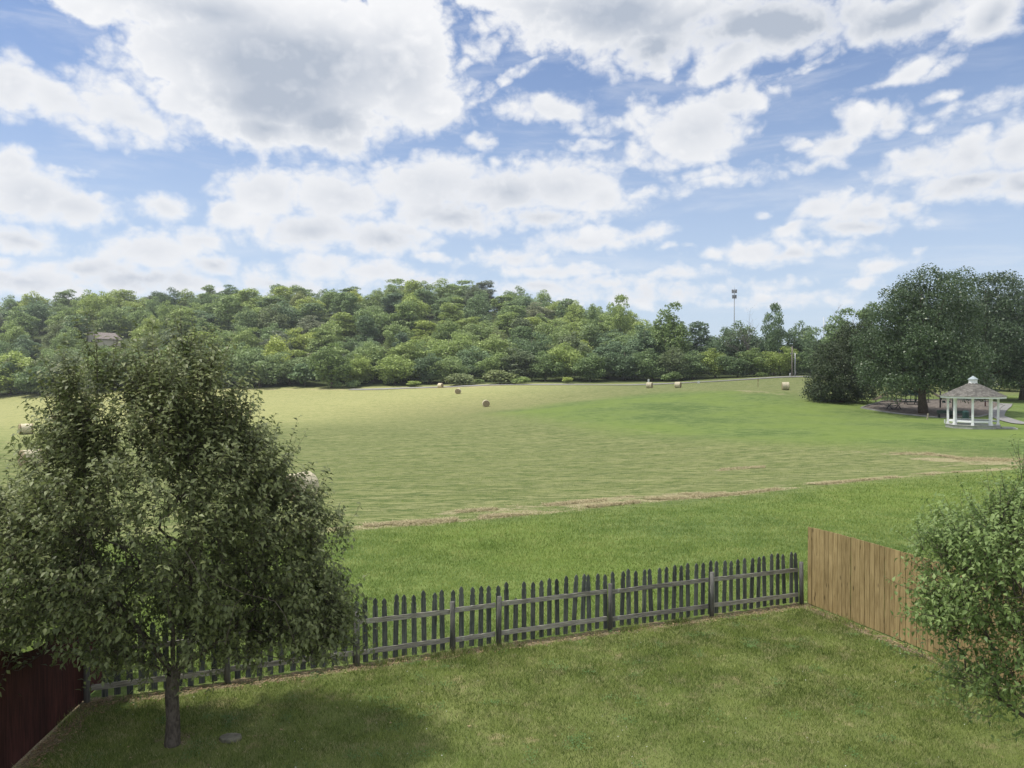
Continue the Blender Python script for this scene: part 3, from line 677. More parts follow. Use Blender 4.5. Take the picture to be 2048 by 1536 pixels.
# woods behind the playground, right of the maples
for px, py, wp, Y, k, lm, lab in [(1800,640,140,182,'broad','dark','dark tree behind the big maple beyond the playground'),(1880,660,130,176,'broad2','dark','dark tree behind the maples, seen through between their crowns'),
                        (2040,640,140,168,'broad','dark','dark tree at the back of the park lawn near the right edge'),(2110,600,150,172,'broad2','dark','tall dark tree cut off by the right edge'),(1960,690,120,164,'broad','mid','lower dark tree behind the gazebo roof')]:
    g = gp(px, Y); add_tree(k, g[0], Y, at(px, py, Y)[2] - g[2], wp / F * Y, lm, lab)
for px in (1760, 1810, 1860, 1915, 1970, 2020, 2070, 2120):
    g = gp(px, 160 + rt.uniform(-2, 2)); add_tree(rt.choice(['bush', 'bush2']), g[0], g[1], rt.uniform(3.2, 5), rt.uniform(6, 8), 'olive' if px == 1970 else 'dark', 'low dark hedge bush along the back of the park lawn' if px != 1970 else 'pale olive bush in the hedge right of the gazebo roof', 'bush', 'hedge bushes behind the park lawn' if px != 1970 else None, 'bush')

# ---- big park trees with dense detail
def big_tree(px, py, wp, Y, seed, nclump, ncard, card, shape, lm, label, z0, tr, name='maple_tree', lump=(.08, .16), group=None, droop=0):
    r = np.random.default_rng(seed); g = gp(px, Y); h = at(px, py, Y)[2] - g[2]; w = wp / F * Y
    V, Fq, cen, rad = crown_mesh('crown', r, h, w, z0, nclump, ncard, card, shape, lump)
    root = empty(name, g - np.array([0, 0, .05]), 0, label, 'tree')
    link(bpy.data.objects.new('crown', npmesh('crown', V, Fq, LEAF[lm])), root)
    link(bpy.data.objects.new('trunk', trunk_mesh('trunk', r, h, tr, cen, M_bark, .01, 22, .14, 12)), root)
    return root
big_tree(1848, 523, 285, 99, 51, 260, 100000, .15, 'skirt', 'maple', 'big dark green maple with visible trunk standing in front of the playground', .9, .5, lump=(.08, .14))
big_tree(1962, 522, 250, 126, 52, 150, 60000, .19, 'skirt', 'maple', 'tall dark maple rising behind the gazebo, right of the big maple', 1.2, .45, lump=(.09, .17))
big_tree(2045, 545, 270, 130, 53, 140, 56000, .19, 'skirt', 'maple', 'dark maple at the right edge behind the gazebo path', .9, .45, lump=(.09, .17))
big_tree(1682, 680, 165, 112, 54, 170, 52000, .13, 'mound', 'cedar', 'low broad dark cedar spreading to the ground left of the playground', -.6, .3, 'cedar_tree', (.08, .16))
big_tree(1712, 632, 130, 121, 55, 130, 36000, .14, 'oval', 'cedar', 'taller pointed dark cedar behind the low broad cedar', .3, .3, 'cedar_tree', (.09, .18))

# ------------------------------------------------------------------ garden trees with real leaves
def garden_tree(name, label, base, ells, Yp, nodes, seed, leaf_len, leafm, barkm, fork_h, r0, gapth=-.9, shoots=(2, 4), slen=(.25, .6), up=.55, depth=1.0, extra=()):
    r = np.random.default_rng(seed); base = np.array(base, float)
    vol = np.array([e[2] * e[3] * e[4] for e in ells]); pts = []
    for k in r.choice(len(ells), nodes, p=vol / vol.sum()):
        px, py, rx, ry, ryd = ells[k][:5]; yd = ells[k][5] if len(ells[k]) > 5 else 0
        c = at(px, py, Yp); s = Yp / F
        d = r.normal(size=3); d /= np.linalg.norm(d); q = r.random() ** (1 / 4.2)
        pts.append(c + np.array([d[0] * rx * s, d[1] * ryd + yd, d[2] * ry * s]) * q)
    pts = np.array(pts); pts = pts[pts[:, 2] > .5]
    gp_ = sum(np.sin(pts @ r.normal(size=3) * 3.4 + r.uniform(0, 6)) for _ in range(6)); pts = pts[gp_ > gapth]
    fork = base + np.array([.03, 0, fork_h])
    tn = [base + np.array([0, 0, -.1]), base + np.array([.015, .01, fork_h * .35]), base + np.array([0, 0, fork_h * .7]), fork]
    P_ = list(tn); par = [-1, 0, 1, 2]; dist = [0, .3, .6, fork_h]
    # main limbs
    nl = 9
    for i in range(nl):
        a = i / nl * 2 * np.pi + r.uniform(-.3, .3); el_ = r.uniform(.5, 1.25)
        dirv = np.array([math.cos(a) * math.cos(el_), math.sin(a) * math.cos(el_) * .8, math.sin(el_)]); L = r.uniform(1.3, 2.0); pr = 3; q = fork
        for j in range(7):
            dirv = dirv + r.normal(size=3) * .1 + np.array([0, 0, .03]); dirv /= np.linalg.norm(dirv); q = q + dirv * L / 7
            P_.append(q); par.append(pr); pr = len(P_) - 1; dist.append(dist[par[-1]] + L / 7)
    order = np.argsort(np.linalg.norm(pts - fork, axis=1)); P_ = list(P_)
    for q in pts[order]:
        A_ = np.array(P_[3:]); dd = np.linalg.norm(A_ - q, axis=1) + .12 * np.array(dist[3:]); k = int(np.argmin(dd)) + 3; a = P_[k]
        L = np.linalg.norm(q - a); n = max(1, int(L / .22)); pr = k
        for j in range(1, n + 1):
            t = j / n; m_ = a + (q - a) * t + r.normal(size=3) * .02 * (j < n) - np.array([0, 0, .06]) * math.sin(t * math.pi) * (L > .5)
            P_.append(m_); par.append(pr); dist.append(dist[pr] + L / n); pr = len(P_) - 1
    N_ = len(P_); P_ = np.array(P_); par = np.array(par); load = np.ones(N_); ch = np.zeros(N_, int)
    for i in range(N_ - 1, 0, -1): load[par[i]] += load[i]; ch[par[i]] += 1
    rad = np.clip(r0 * (load / load[0]) ** .56, .0024, None)
    tv, tf = [], []; b = 0
    for i in range(1, N_):
        thick = i <= 3; n = 10 if thick else 6 if rad[i] > .015 else 3
        ra = rad[par[i]] if (par[i] == i - 1 or thick) else min(rad[par[i]], rad[i] * 1.3)
        if i == 1: ra *= 1.25
        v, f = tube([P_[par[i]], P_[i]], [ra, rad[i]], n); tv.append(v); tf.append(f + b); b += len(v)
    # shoots carrying leaves
    LC, LD, LS = [], [], []
    cen = pts.mean(0)
    tips = np.where((load < 14) & (np.arange(N_) > 3))[0]
    for i in tips:
        for _ in range(r.integers(*shoots)):
            out = P_[i] - cen; out /= np.linalg.norm(out) + 1e-6
            big = r.random() < .06 and np.linalg.norm((P_[i] - cen) * np.array([.8, 1.2, 1])) > 1.3
            d = out * .55 + np.array([0, 0, up]) + r.normal(size=3) * .45; d /= np.linalg.norm(d)
            L = r.uniform(*slen) * (1.0 + max(0, (P_[i][2] - cen[2] - .6)) * .3); L = L + (.35 if big else 0); nn = max(3, int(L / .055)); q = P_[i]; sp = [q]
            for j in range(nn):
                d = d + np.array([0, 0, .035 * (1 if up > .3 else -1)]) + r.normal(size=3) * .03; d /= np.linalg.norm(d); q = q + d * L / nn; sp.append(q)
                a_ = j * 2.4 + r.uniform(-.4, .4); side = np.cross(d, (math.cos(a_), math.sin(a_), .3)); side /= np.linalg.norm(side) + 1e-9
                for s_ in ((1, -1) if r.random() < .35 else (1,)):
                    ld = side * s_ * .9 + d * .28 + np.array([0, 0, -.05]) + r.normal(size=3) * .15; LC.append(q); LD.append(ld / np.linalg.norm(ld)); LS.append(leaf_len * r.uniform(.65, 1.2))
            v, f = tube(sp[::2] if len(sp) > 4 else sp, np.linspace(.004, .0015, len(sp[::2] if len(sp) > 4 else sp)), 3); tv.append(v); tf.append(f + b); b += len(v)
    for pl in extra:                                  # long arching bare twigs seen in the photo
        pw = np.array([at(*q) for q in pl]); tt = np.linspace(0, 1, 9); c2 = np.stack([np.interp(tt, np.linspace(0, 1, len(pw)), pw[:, k]) for k in range(3)], 1)
        v, f = tube(c2, np.linspace(.007, .003, 9), 4); tv.append(v); tf.append(f + b); b += len(v)
    n = len(LC); LC = np.array(LC); LD = np.array(LD); LS = np.array(LS)[:, None]
    upv = np.tile([0, 0, 1.], (n, 1)) + r.normal(size=(n, 3)) * .35; sd_ = np.cross(LD, upv); sd_ /= np.linalg.norm(sd_, axis=1)[:, None] + 1e-9; nr = np.cross(sd_, LD)
    wd = .27 * LS; p1 = LC + LD * LS * .42 + nr * LS * .03; tip = LC + LD * LS - nr * LS * .22
    V = np.stack([LC, p1 - sd_ * wd + nr * LS * .07, p1 - nr * LS * .03, p1 + sd_ * wd + nr * LS * .07, tip], 1).reshape(-1, 3)
    k = np.arange(n)[:, None] * 5
    Fq = np.concatenate([k + np.array([0, 2, 1, 1]), k], 1)[:, :0] if False else None
    tri = np.concatenate([np.concatenate([k, k + 2, k + 1], 1), np.concatenate([k, k + 3, k + 2], 1), np.concatenate([k + 1, k + 2, k + 4], 1), np.concatenate([k + 2, k + 3, k + 4], 1)])
    root = empty(name, base, 0, label, 'tree')
    M_ = root.location
    cm = npmesh('crown', V - base, tri, leafm); tm = npmesh('trunk', np.concatenate(tv) - base, np.concatenate(tf), barkm, None, True)
    link(bpy.data.objects.new('crown', cm), root); link(bpy.data.objects.new('trunk', tm), root)
    return root, n
M_leafL = leaf_mat('pear_leaves', (.035, .058, .018), (.31, .35, .13), .3, .5, .4, 0)
M_leafR = leaf_mat('cherry_leaves', (.08, .15, .025), (.34, .45, .12), .35, .5, .4, 0)
M_barkL = wood_mat('garden_bark', (.05, .04, .035), (.17, .145, .12), (9, 9, 3), .15)
TB = at(344, 1484, 11.0); TB[2] = 0
_, nl1 = garden_tree('pear_tree', 'bushy dark leafed garden tree with a single trunk beside the red fence', TB,
   [(330,1060,265,215,1.7),(205,840,85,125,.8),(355,815,70,125,.8),(215,860,80,110,1.1),(350,850,75,110,1.1),(280,900,110,70,1.0),(610,1075,70,55,.5),(455,880,65,85,.6),(545,1110,100,140,1.1),(600,1225,85,85,.8),(90,1120,115,150,1.3),(60,1180,130,110,1.2),(330,1210,210,105,1.3),(345,1275,140,60,1.0),(640,1240,65,90,.6),(600,1295,90,35,.5),(520,1240,150,80,1.0),(240,1230,110,80,.9),(620,1280,80,40,.6),(20,1265,110,70,.7,-.5),(20,1100,105,90,.9),(-20,1180,130,110,1.0),(440,1260,130,60,.9),(175,920,75,90,.9),(480,1275,100,50,.7),(440,1000,120,120,1.1),(650,1255,50,60,.4),(-60,1120,110,140,1.2),(20,1230,70,80,.6)],
   11.0, 4000, 11, .09, M_leafL, M_barkL, 1.05, .095, -1.2, (2, 6), (.22, .5), .6,
   extra=[[(400,1140,10.0),(480,1185,9.9),(560,1205,9.8),(595,1300,9.7)],[(300,1140,9.8),(355,1170,9.7),(360,1195,9.6)],[(450,1290,9.8),(470,1210,9.7),(500,1180,9.6)],[(370,1100,9.6),(400,1150,9.5),(420,1178,9.5)]])
_, nl2 = garden_tree('cherry_tree', 'bright green leafy garden tree at the right edge in front of the plank fence', np.array([6.55, 9.0, 0.]),
   [(2060,1190,180,190,1.1),(2090,1085,90,95,.8),(1975,1150,80,80,.7),(1950,1280,80,75,.7),(2010,1380,80,60,.7),(2200,1150,180,250,1.2),(1905,1110,50,35,.4),(2044,1000,28,55,.25),(1900,1215,45,50,.4),(2110,1330,150,90,1.0),(2035,1270,110,120,.9),(1885,1180,40,40,.4)],
   9.0, 1700, 12, .074, M_leafR, M_barkL, 1.1, .08, -.9, (2, 5), (.25, .6), .4,
   extra=[])

# ------------------------------------------------------------------ fences
M_picket = wood_mat('weathered_picket_wood', (.035, .042, .038), (.155, .165, .15), (16, 16, 1.2), .4, lichen=(.28, .31, .27))
M_rail = wood_mat('weathered_rail_wood', (.14, .13, .11), (.42, .40, .34), (1.2, 14, 14), .25, lichen=(.42, .46, .38))
M_post = wood_mat('weathered_post_wood', (.06, .06, .055), (.20, .195, .18), (14, 14, 1.2), .3, lichen=(.30, .36, .26))
M_plank = wood_mat('new_cedar_plank', (.21, .15, .065), (.42, .315, .155), (13, 13, .8), .22, .75, knots=True)
M_red = wood_mat('faded_red_stained_plank', (.034, .014, .012), (.095, .035, .03), (13, 13, .8), .35, .85)
fd = FB - FA; flen = float(np.linalg.norm(fd)); fang = math.atan2(fd[1], fd[0])
pf = empty('picket_fence', (FA[0], FA[1], 0), fang, 'weathered grey picket fence with pointed pickets across the back of the yard', 'fence')
def f_at(px, py):                                       # distance along fence for a pixel column on the yard-side ground
    p = ray(px, py); t = -H / p[2]; return float(np.dot(np.array([p[0] * t, p[1] * t]) - FA, FD))
posts = [f_at(*q) for q in [(175,1403),(455,1368),(715,1332),(903,1300),(996,1290),(1215,1257),(1420,1231)]] + [flen - .06]
rp = np.random.default_rng(5)
def picket_mesh(hh, w, th=.019):
    z = [0.0, hh - .16, hh - .145, hh - .115, hh - .09, hh - .05, hh - .015, hh]; hw = [w / 2, w / 2, w / 2 * .72, w / 2 * .78, w / 2 * .95, w / 2 * .82, w / 2 * .35, .002]
    v = []; f = []
    for yy in (-th / 2, th / 2):
        for a, b in zip(z, hw): v += [(-b, yy, a), (b, yy, a)]
    n = len(z); o = 2 * n
    for i in range(n - 1):
        f += [(2 * i, 2 * i + 1, 2 * i + 3, 2 * i + 2), (o + 2 * i + 1, o + 2 * i, o + 2 * i + 2, o + 2 * i + 3), (2 * i, 2 * i + 2, o + 2 * i + 2, o + 2 * i), (2 * i + 1, o + 2 * i + 1, o + 2 * i + 3, 2 * i + 3)]
    f += [(0, o, o + 1, 1), (2 * n - 2, 2 * n - 1, o + 2 * n - 1, o + 2 * n - 2)]
    return v, f
pm = []
for k in range(5):
    v, f = picket_mesh(1.20 + (k - 2) * .014, .097); pm.append(MB().add(v, f).mesh('picket', M_picket))
x = .28; npk = 0; broken = f_at(1020, 1284)
while x < flen - .08 and npk < 96:
    o = link(bpy.data.objects.new('picket', pm[rp.integers(5)]), pf); npk += 1
    o.location = (x + rp.normal() * .006, .058, .02 + rp.normal() * .008); o.rotation_euler = (rp.normal() * .012, rp.normal() * .018 + (.07 if abs(x - f_at(1147, 1265)) < .1 else 0), rp.normal() * .05)
    if abs(x - f_at(1030, 1280)) < .1: o.scale = (1, 1, .72)
    x += .1905 + rp.normal() * .004
for i, s in enumerate(posts):
    mb = MB(); hh = 1.0 if i else 1.0
    mb.tube([(0, 0, -.05), (0, 0, .5), (0, 0, hh)], [.052, .05, .048], 10, smooth=True)
    o = mb.build('post', M_post, pf); o.location = (s, -.045, 0); o.rotation_euler = (rp.normal() * .01, rp.normal() * .01, rp.uniform(0, 3))
def rail(a, b, z0, z1, dy):
    mb = MB(); n = 14; v = []; f = []
    for j in range(n + 1):
        t = j / n; xx = a + (b - a) * t; zz = z0 + (z1 - z0) * t + rp.normal() * .0022
        for yy, zq in ((-.019, -.044), (.019, -.044), (.019, .044 + rp.normal() * .0015), (-.019, .044 + rp.normal() * .0025)): v.append((xx - a, yy, zz - z0 + zq))
    for j in range(n):
        for q in range(4): f.append((j * 4 + q, j * 4 + (q + 1) % 4, j * 4 + 4 + (q + 1) % 4, j * 4 + 4 + q))
    f += [(3, 2, 1, 0), tuple(n * 4 + q for q in range(4))]
    o = mb.add(v, f).build('rail', M_rail, pf); o.location = (a, dy, z0)
for i in range(len(posts) - 1):
    a, b = posts[i] + .052, posts[i + 1] - .052
    st = [0, .012, -.01, .0, .02, .0, .008, 0][i]
    rail(a, b, .80 + st, .80 + st + rp.normal() * .012, .026); rail(a, b, .215 + st * .6, .215 + rp.normal() * .012, .026)

# tall plank fence on the right
ra, rb = np.array([7.02, 17.72]), np.array([9.72, 10.6]); L = float(np.linalg.norm(rb - ra)); ang = math.atan2(*(rb - ra)[::-1])
rf = empty('plank_fence', (ra[0], ra[1], 0), ang, 'tall tan plank privacy fence on the right side of the yard', 'fence')
mb = MB(); x = 0
while x < L:
    w = .127 + rp.normal() * .002; hh = 1.84 + rp.normal() * .004 + .012 * math.sin(x * 1.3)
    mb.box((x + w / 2, rp.normal() * .004, hh / 2 + .02), (w - .008, .017, hh - .02)); x += w + .003 + (.004 if rp.random() < .2 else 0)
mb.build('board_panel', M_plank, rf)
for s in np.arange(.1, L, 2.44): MB().box((s, .095, .9), (.09, .09, 1.8)).build('post', M_plank, rf)
for z in (.3, .95, 1.6): MB().box((L / 2, .031, z), (L, .038, .088)).build('rail', M_plank, rf)
# red fence on the left, scalloped between its posts
la = np.array([-7.16, 12.42]); lb = np.array([-6.72, 8.2]); le = np.array([-7.3, 13.55])
def scallop(d):                                         # d = distance from the tall corner post towards the house
    return (1.42 + .38 * ((d / 1.22 - 1) ** 2)) if 0 <= d <= 2.44 else (1.42 + .38 * (((d - 2.44) / 1.22 - 1) ** 2)) if d > 0 else 1.78 + d * .62
lf = empty('red_fence', (la[0], la[1], 0), math.atan2(*(lb - la)[::-1]), 'dark red stained board fence with scalloped top along the left side of the yard', 'fence')
mb = MB(); L2 = float(np.linalg.norm(lb - la)); x = 0
while x < L2:
    h0, h1 = scallop(x), scallop(x + .14); b0 = .03
    mb.add([(x, -.009, b0), (x + .137, -.009, b0), (x + .137, .009, b0), (x, .009, b0), (x, -.009, h0), (x + .137, -.009, h1), (x + .137, .009, h1), (x, .009, h0)], [(0,3,2,1),(4,5,6,7),(0,1,5,4),(1,2,6,5),(2,3,7,6),(3,0,4,7)]); x += .1405
mb.build('board_panel', M_red, lf)
mb = MB(); x = -1.124
while x < -.05:
    h0, h1 = scallop(x), scallop(x + .14)
    mb.add([(x, -.009, .02), (x + .137, -.009, .02), (x + .137, .009, .02), (x, .009, .02), (x, -.009, h0), (x + .137, -.009, h1), (x + .137, .009, h1), (x, .009, h0)], [(0,3,2,1),(4,5,6,7),(0,1,5,4),(1,2,6,5),(2,3,7,6),(3,0,4,7)]); x += .1405
mb.build('board_panel', M_red, lf)
for s, hh in ((.03, 1.82), (2.44, 1.8), (-1.2, 1.1)):
    MB().box((s, -.065, hh / 2), (.09, .09, hh)).box((s, -.065, hh + .012), (.105, .105, .02)).build('post', M_red, lf)
for z in (.35, 1.2): MB().box((L2 / 2, -.03, z), (L2, .036, .086)).build('rail', M_red, lf)

# ------------------------------------------------------------------ grass
def blades(n, X, Y, Z, hgt, wid, r, lean=.5):
    a = r.uniform(0, 2 * np.pi, n); h = hgt * r.uniform(.5, 1.25, n); w = wid * r.uniform(.7, 1.3, n)
    dx, dy = np.cos(a), np.sin(a); b = r.uniform(0, 2 * np.pi, n); ln = h * lean * r.uniform(0, 1.3, n)
    V = np.stack([np.stack([X - dx * w, Y - dy * w, Z - .004], 1), np.stack([X + dx * w, Y + dy * w, Z - .004], 1), np.stack([X + np.cos(b) * ln, Y + np.sin(b) * ln, Z + h], 1)], 1)
    return V.reshape(-1, 3), np.arange(n * 3).reshape(n, 3)
def vnoise(x, y, s, seed):                              # cheap value noise for clumping
    r = np.random.default_rng(seed); g = r.random((64, 64)); u, v = x / s, y / s; i, j = np.floor(u).astype(int), np.floor(v).astype(int); fu, fv = u - i, v - j
    fu = fu * fu * (3 - 2 * fu); fv = fv * fv * (3 - 2 * fv)
    return (g[i % 64, j % 64] * (1 - fu) + g[(i + 1) % 64, j % 64] * fu) * (1 - fv) + (g[i % 64, (j + 1) % 64] * (1 - fu) + g[(i + 1) % 64, (j + 1) % 64] * fu) * fv
def grass_mat(name, c1, c2, c3, s=1.2):
    def f(t):
        isl = t.new('NewGeometry').outputs['Random Per Island']; co = t.new('TexCoord').outputs['Object']; n = t.noise(co, s, 4, .6)
        n2 = t.noise(co, s * 2.3, 4, .7)
        c = t.mix(t.mr(t.m('ADD', t.m('MULTIPLY', isl, .5), t.m('MULTIPLY', n, .8)), .4, .95), c1, c2)
        c = t.mix(t.mr(t.m('ADD', t.m('MULTIPLY', n2, .8), t.m('MULTIPLY', isl, .25)), .52, .72, 0, .85), c, c3)
        a = principled(t, c, .6, spec=.25); tr = t.new('BsdfTranslucent'); t.link(c, tr.inputs[0]); mx = t.new('MixShader'); mx.inputs[0].default_value = .3
        t.link(a, mx.inputs[1]); t.link(tr.outputs[0], mx.inputs[2]); return mx.outputs[0]
    return mat(name, f)
M_lawn = grass_mat('lawn_blades', (.07, .12, .02), (.38, .455, .125), (.52, .475, .26), .9)
M_meadow = grass_mat('meadow_blades', (.15, .225, .045), (.39, .475, .125), (.44, .46, .165), .35)
r = np.random.default_rng(9)
n = 760000
Y = np.sqrt(r.uniform(7.0 ** 2, 18.2 ** 2, n)); X = r.uniform(-1, 1, n) * (Y * .70 + .3)
dfen = (X - FA[0]) * FN[0] + (Y - FA[1]) * FN[1]
rd = (X - ra[0]) * (rb[1] - ra[1]) / L - (Y - ra[1]) * (rb[0] - ra[0]) / L
ldn = (X - la[0]) * (lb[1] - la[1]) / L2 - (Y - la[1]) * (lb[0] - la[0]) / L2
dn = vnoise(X, Y, .35, 1) * .5 + vnoise(X, Y, .9, 2) * .5
dirtd = np.minimum(np.minimum(-dfen, np.where(rd > 0, 9, -rd)), 99); 
keep = (dfen < -.08) & (rd > .05) & (ldn < -.03) & (r.random(n) < .35 + dn)
nearf = np.minimum(np.minimum(-dfen, rd), -ldn); keep &= (nearf > .34) | (r.random(n) < nearf * .9 + .05 + (dn > .62) * .4)
keep &= (np.hypot(X - TB[0], (Y - TB[1])) > .28) | (r.random(n) < .25)
X, Y, dn, nearf = X[keep], Y[keep], dn[keep], nearf[keep]
V, Fq = blades(len(X), X, Y, zf(X, Y), (.042 + .026 * dn) * (1 + 1.4 * (nearf < .3) * (dn > .45)), .0038 * (Y / 12), r, .9)
tag(link(bpy.data.objects.new('lawn_grass', npmesh('lawn_grass', V, Fq, M_lawn))), 'short mown grass covering the fenced yard', 'grass', kind='stuff')
n = 640000
Y = 13 * (62 / 13) ** r.random(n); X = r.uniform(-1, 1, n) * (Y * .72 + .3)
dfen = (X - FA[0]) * FN[0] + (Y - FA[1]) * FN[1]
inyard = poly_mask(X, Y, yard_poly, .02) > .3
dn = vnoise(X, Y, .8, 4) * .5 + vnoise(X, Y, 2.6, 5) * .5
lush = poly_mask(X, Y, lush_near, 2.0); keep = ~inyard & (dfen > .1) & (r.random(n) < (.14 + lush * .9) * (.7 + .5 * dn)) | ((dfen > .08) & (dfen < .4) & (r.random(n) < .6) & ~inyard)
rd = (X - ra[0]) * (rb[1] - ra[1]) / L - (Y - ra[1]) * (rb[0] - ra[0]) / L
keep |= (rd < -.25) & (dfen < .1) & (X > 5) & (r.random(n) < .6)
X, Y, dn, lush, dfen = X[keep], Y[keep], dn[keep], lush[keep], dfen[keep]
V, Fq = blades(len(X), X, Y, zf(X, Y), (.035 + .045 * lush * (.6 + .7 * dn)) * (1 + .5 * (dfen < .5)), .0045 * (Y / 12) ** .9, r, .7)
tag(link(bpy.data.objects.new('meadow_grass', npmesh('meadow_grass', V, Fq, M_meadow))), 'longer uncut grass beyond the picket fence', 'grass', kind='stuff')
# weeds, tall tuft, clover flowers and litter
def scatter_tris(name, mtl, n, fx, size, label, cat, flat=True):
    X, Y = fx; Z = zf(X, Y) + (.012 if flat else .05); k = len(X); a = r.uniform(0, 6.28, k); s = size * r.uniform(.6, 1.3, k)
    V = np.stack([np.stack([X + np.cos(a + q) * s * (1 if i % 2 else .6), Y + np.sin(a + q) * s * (1 if i % 2 else .6), Z + r.uniform(0, .012, k)], 1) for i, q in enumerate((0, 1.57, 3.14, 4.71))], 1).reshape(-1, 3)
    return tag(link(bpy.data.objects.new(name, npmesh(name, V, np.arange(k * 4).reshape(k, 4), mtl))), label, cat, kind='stuff')
k = 260; Y_ = r.uniform(9, 17, k); X_ = r.uniform(-.68, .62, k) * Y_; ok = ((X_ - FA[0]) * FN[0] + (Y_ - FA[1]) * FN[1] < -.3) & (((X_ - ra[0]) * (rb[1] - ra[1]) / L - (Y_ - ra[1]) * (rb[0] - ra[0]) / L) > .2)
scatter_tris('clover_flowers', plain('clover_white', (.62, .62, .55)), k, (X_[ok], Y_[ok]), .009, 'tiny white clover flowers scattered over the yard lawn', 'flowers', False)
k = 900; s_ = r.uniform(0, flen, k); o_ = -np.abs(r.normal(size=k)) * .16 - .05; X_ = FA[0] + FD[0] * s_ + FN[0] * o_; Y_ = FA[1] + FD[1] * s_ + FN[1] * o_
k2 = 420; s2 = r.uniform(0, L, k2); q_ = (rb - ra) / L; X2 = ra[0] + q_[0] * s2 - np.abs(r.normal(size=k2)) * .15 - .04; Y2 = ra[1] + q_[1] * s2
k3 = 500; s3 = r.uniform(0, 3.2, k3); X3 = la[0] + .1 * s3 + np.abs(r.normal(size=k3)) * .2 + .05; Y3 = la[1] - s3
k4 = 60; X4 = r.normal(size=k4) * 1.6 - 5; Y4 = r.uniform(9.6, 12.3, k4)
scatter_tris('leaf_litter', mat('dead_leaves', lambda t: principled(t, t.mix(t.new('NewGeometry').outputs['Random Per Island'], (.16, .10, .05), (.48, .36, .20)), .8)), 0,
    (np.concatenate([X_, X2, X3, X4]), np.concatenate([Y_, Y2, Y3, Y4])), .026, 'dry leaf litter and mulch along the foot of the fences', 'leaf litter')
def clump_pts(nc, per, sp):
    cy_ = r.uniform(9, 17, nc); cx_ = r.uniform(-.66, .60, nc) * cy_; k = np.repeat(np.arange(nc), per); return cx_[k] + r.normal(size=len(k)) * sp * r.uniform(.5, 1.5, nc)[k], cy_[k] + r.normal(size=len(k)) * sp * r.uniform(.5, 1.5, nc)[k]
X_, Y_ = clump_pts(150, 70, .10); ok = ((X_ - FA[0]) * FN[0] + (Y_ - FA[1]) * FN[1] < -.15) & (((X_ - ra[0]) * (rb[1] - ra[1]) / L - (Y_ - ra[1]) * (rb[0] - ra[0]) / L) > .1)
scatter_tris('clover_patches', leaf_mat('clover_leaves', (.05, .12, .02), (.17, .30, .06), .2, .6, .2, 0), 0, (X_[ok], Y_[ok]), .013, 'low dark clover and weed patches in the yard lawn', 'weeds', False)
# loose cut hay lying in the windrows nearest the yard
hx, hy = [], []
for pts_, w_, n_h in [([(560,1068),(690,1056),(900,1042),(1130,1020),(1330,998),(1450,988)], .55, 26000), ([(900,1026),(1100,1010),(1250,997),(1400,988)], .5, 9000), ([(1400,996),(1600,973),(1780,955),(1900,945),(2040,936)], .4, 14000), ([(1780,908),(1860,908),(1920,918),(2060,922)], .9, 9000), ([(1440,940),(1530,934)], .7, 2500)]:
    q_ = np.array([hit(*p_)[:2] for p_ in pts_]); sl = np.concatenate([[0], np.cumsum(np.linalg.norm(np.diff(q_, axis=0), axis=1))]); s_ = r.uniform(0, sl[-1], n_h)
    o_ = r.normal(size=n_h) * w_ * .55; hx.append(np.interp(s_, sl, q_[:, 0]) + o_ * .3); hy.append(np.interp(s_, sl, q_[:, 1]) + o_)
hx = np.concatenate(hx); hy = np.concatenate(hy); kk = vnoise(hx, hy, .9, 11) * .6 + vnoise(hx, hy, 3.1, 12) * .4 > .42; hx, hy = hx[kk], hy[kk]
V, Fq = blades(len(hx), hx, hy, zf(hx, hy) + .02, .05, .011, r, 4.5)
tag(link(bpy.data.objects.new('cut_hay', npmesh('cut_hay', V, Fq, mat('cut_hay_straw', lambda t: principled(t, t.mix(t.new('NewGeometry').outputs['Random Per Island'], (.26, .22, .11), (.62, .54, .33)), .8))))), 'loose tan cut hay lying in rows on the field', 'hay', kind='stuff')
# tall grass tuft by the corner of the plank fence
def tuft(px, py, Y, n, hh, spread, label, m=M_meadow):
    b = hit(px, py) if Y is None else np.array([(px - 1024) / F * Y, Y, gz((px - 1024) / F * Y, Y)]); X = r.normal(size=n) * spread; Yy = r.normal(size=n) * spread * .5
    V, Fq = blades(n, X, Yy, np.zeros(n), hh, .006, r, .45); o = tag(link(bpy.data.objects.new('grass_tuft', npmesh('grass_tuft', V, Fq, m))), label, 'grass tuft'); o.location = [float(q) for q in b]
tuft(1588, 1120, 20.0, 260, .62, .28, 'tall grass tuft growing beside the far end of the picket fence')
tuft(690, 1300, 15.3, 160, .35, .16, 'weedy tuft under the picket fence right of the garden tree')

# ------------------------------------------------------------------ hay bales
def bale_fn(t):
    co = t.new('TexCoord').outputs['Object']; x, y, z = t.sep(co)[:3]
    rr = t.m('SQRT', t.m('ADD', t.m('MULTIPLY', x, x), t.m('MULTIPLY', z, z)))
    n = t.noise(co, 9, 7, .75); ring = t.m('SINE', t.m('MULTIPLY_ADD', n, 5., t.m('MULTIPLY', rr, 62.)))
    band = t.noise(t.mapping(co, sc=(.6, 26, .6)), 1.2, 3, .6)
    end = t.m('GREATER_THAN', t.m('ABSOLUTE', y), .585)
    k = t.m('ADD', t.m('MULTIPLY', n, .8), t.m('MULTIPLY', t.m('MULTIPLY', ring, end), .16))
    side = t.mix(t.mr(t.m('ADD', t.m('MULTIPLY', n, .6), t.m('MULTIPLY', band, .4)), .35, .65), (.38, .34, .23), (.70, .64, .47))
    face = t.mix(t.mr(k, .2, .75), (.18, .145, .085), (.50, .42, .28))
    return principled(t, t.mix(end, side, face), .95, k, .8, .03, spec=.05)
M_bale = mat('baled_hay', bale_fn)
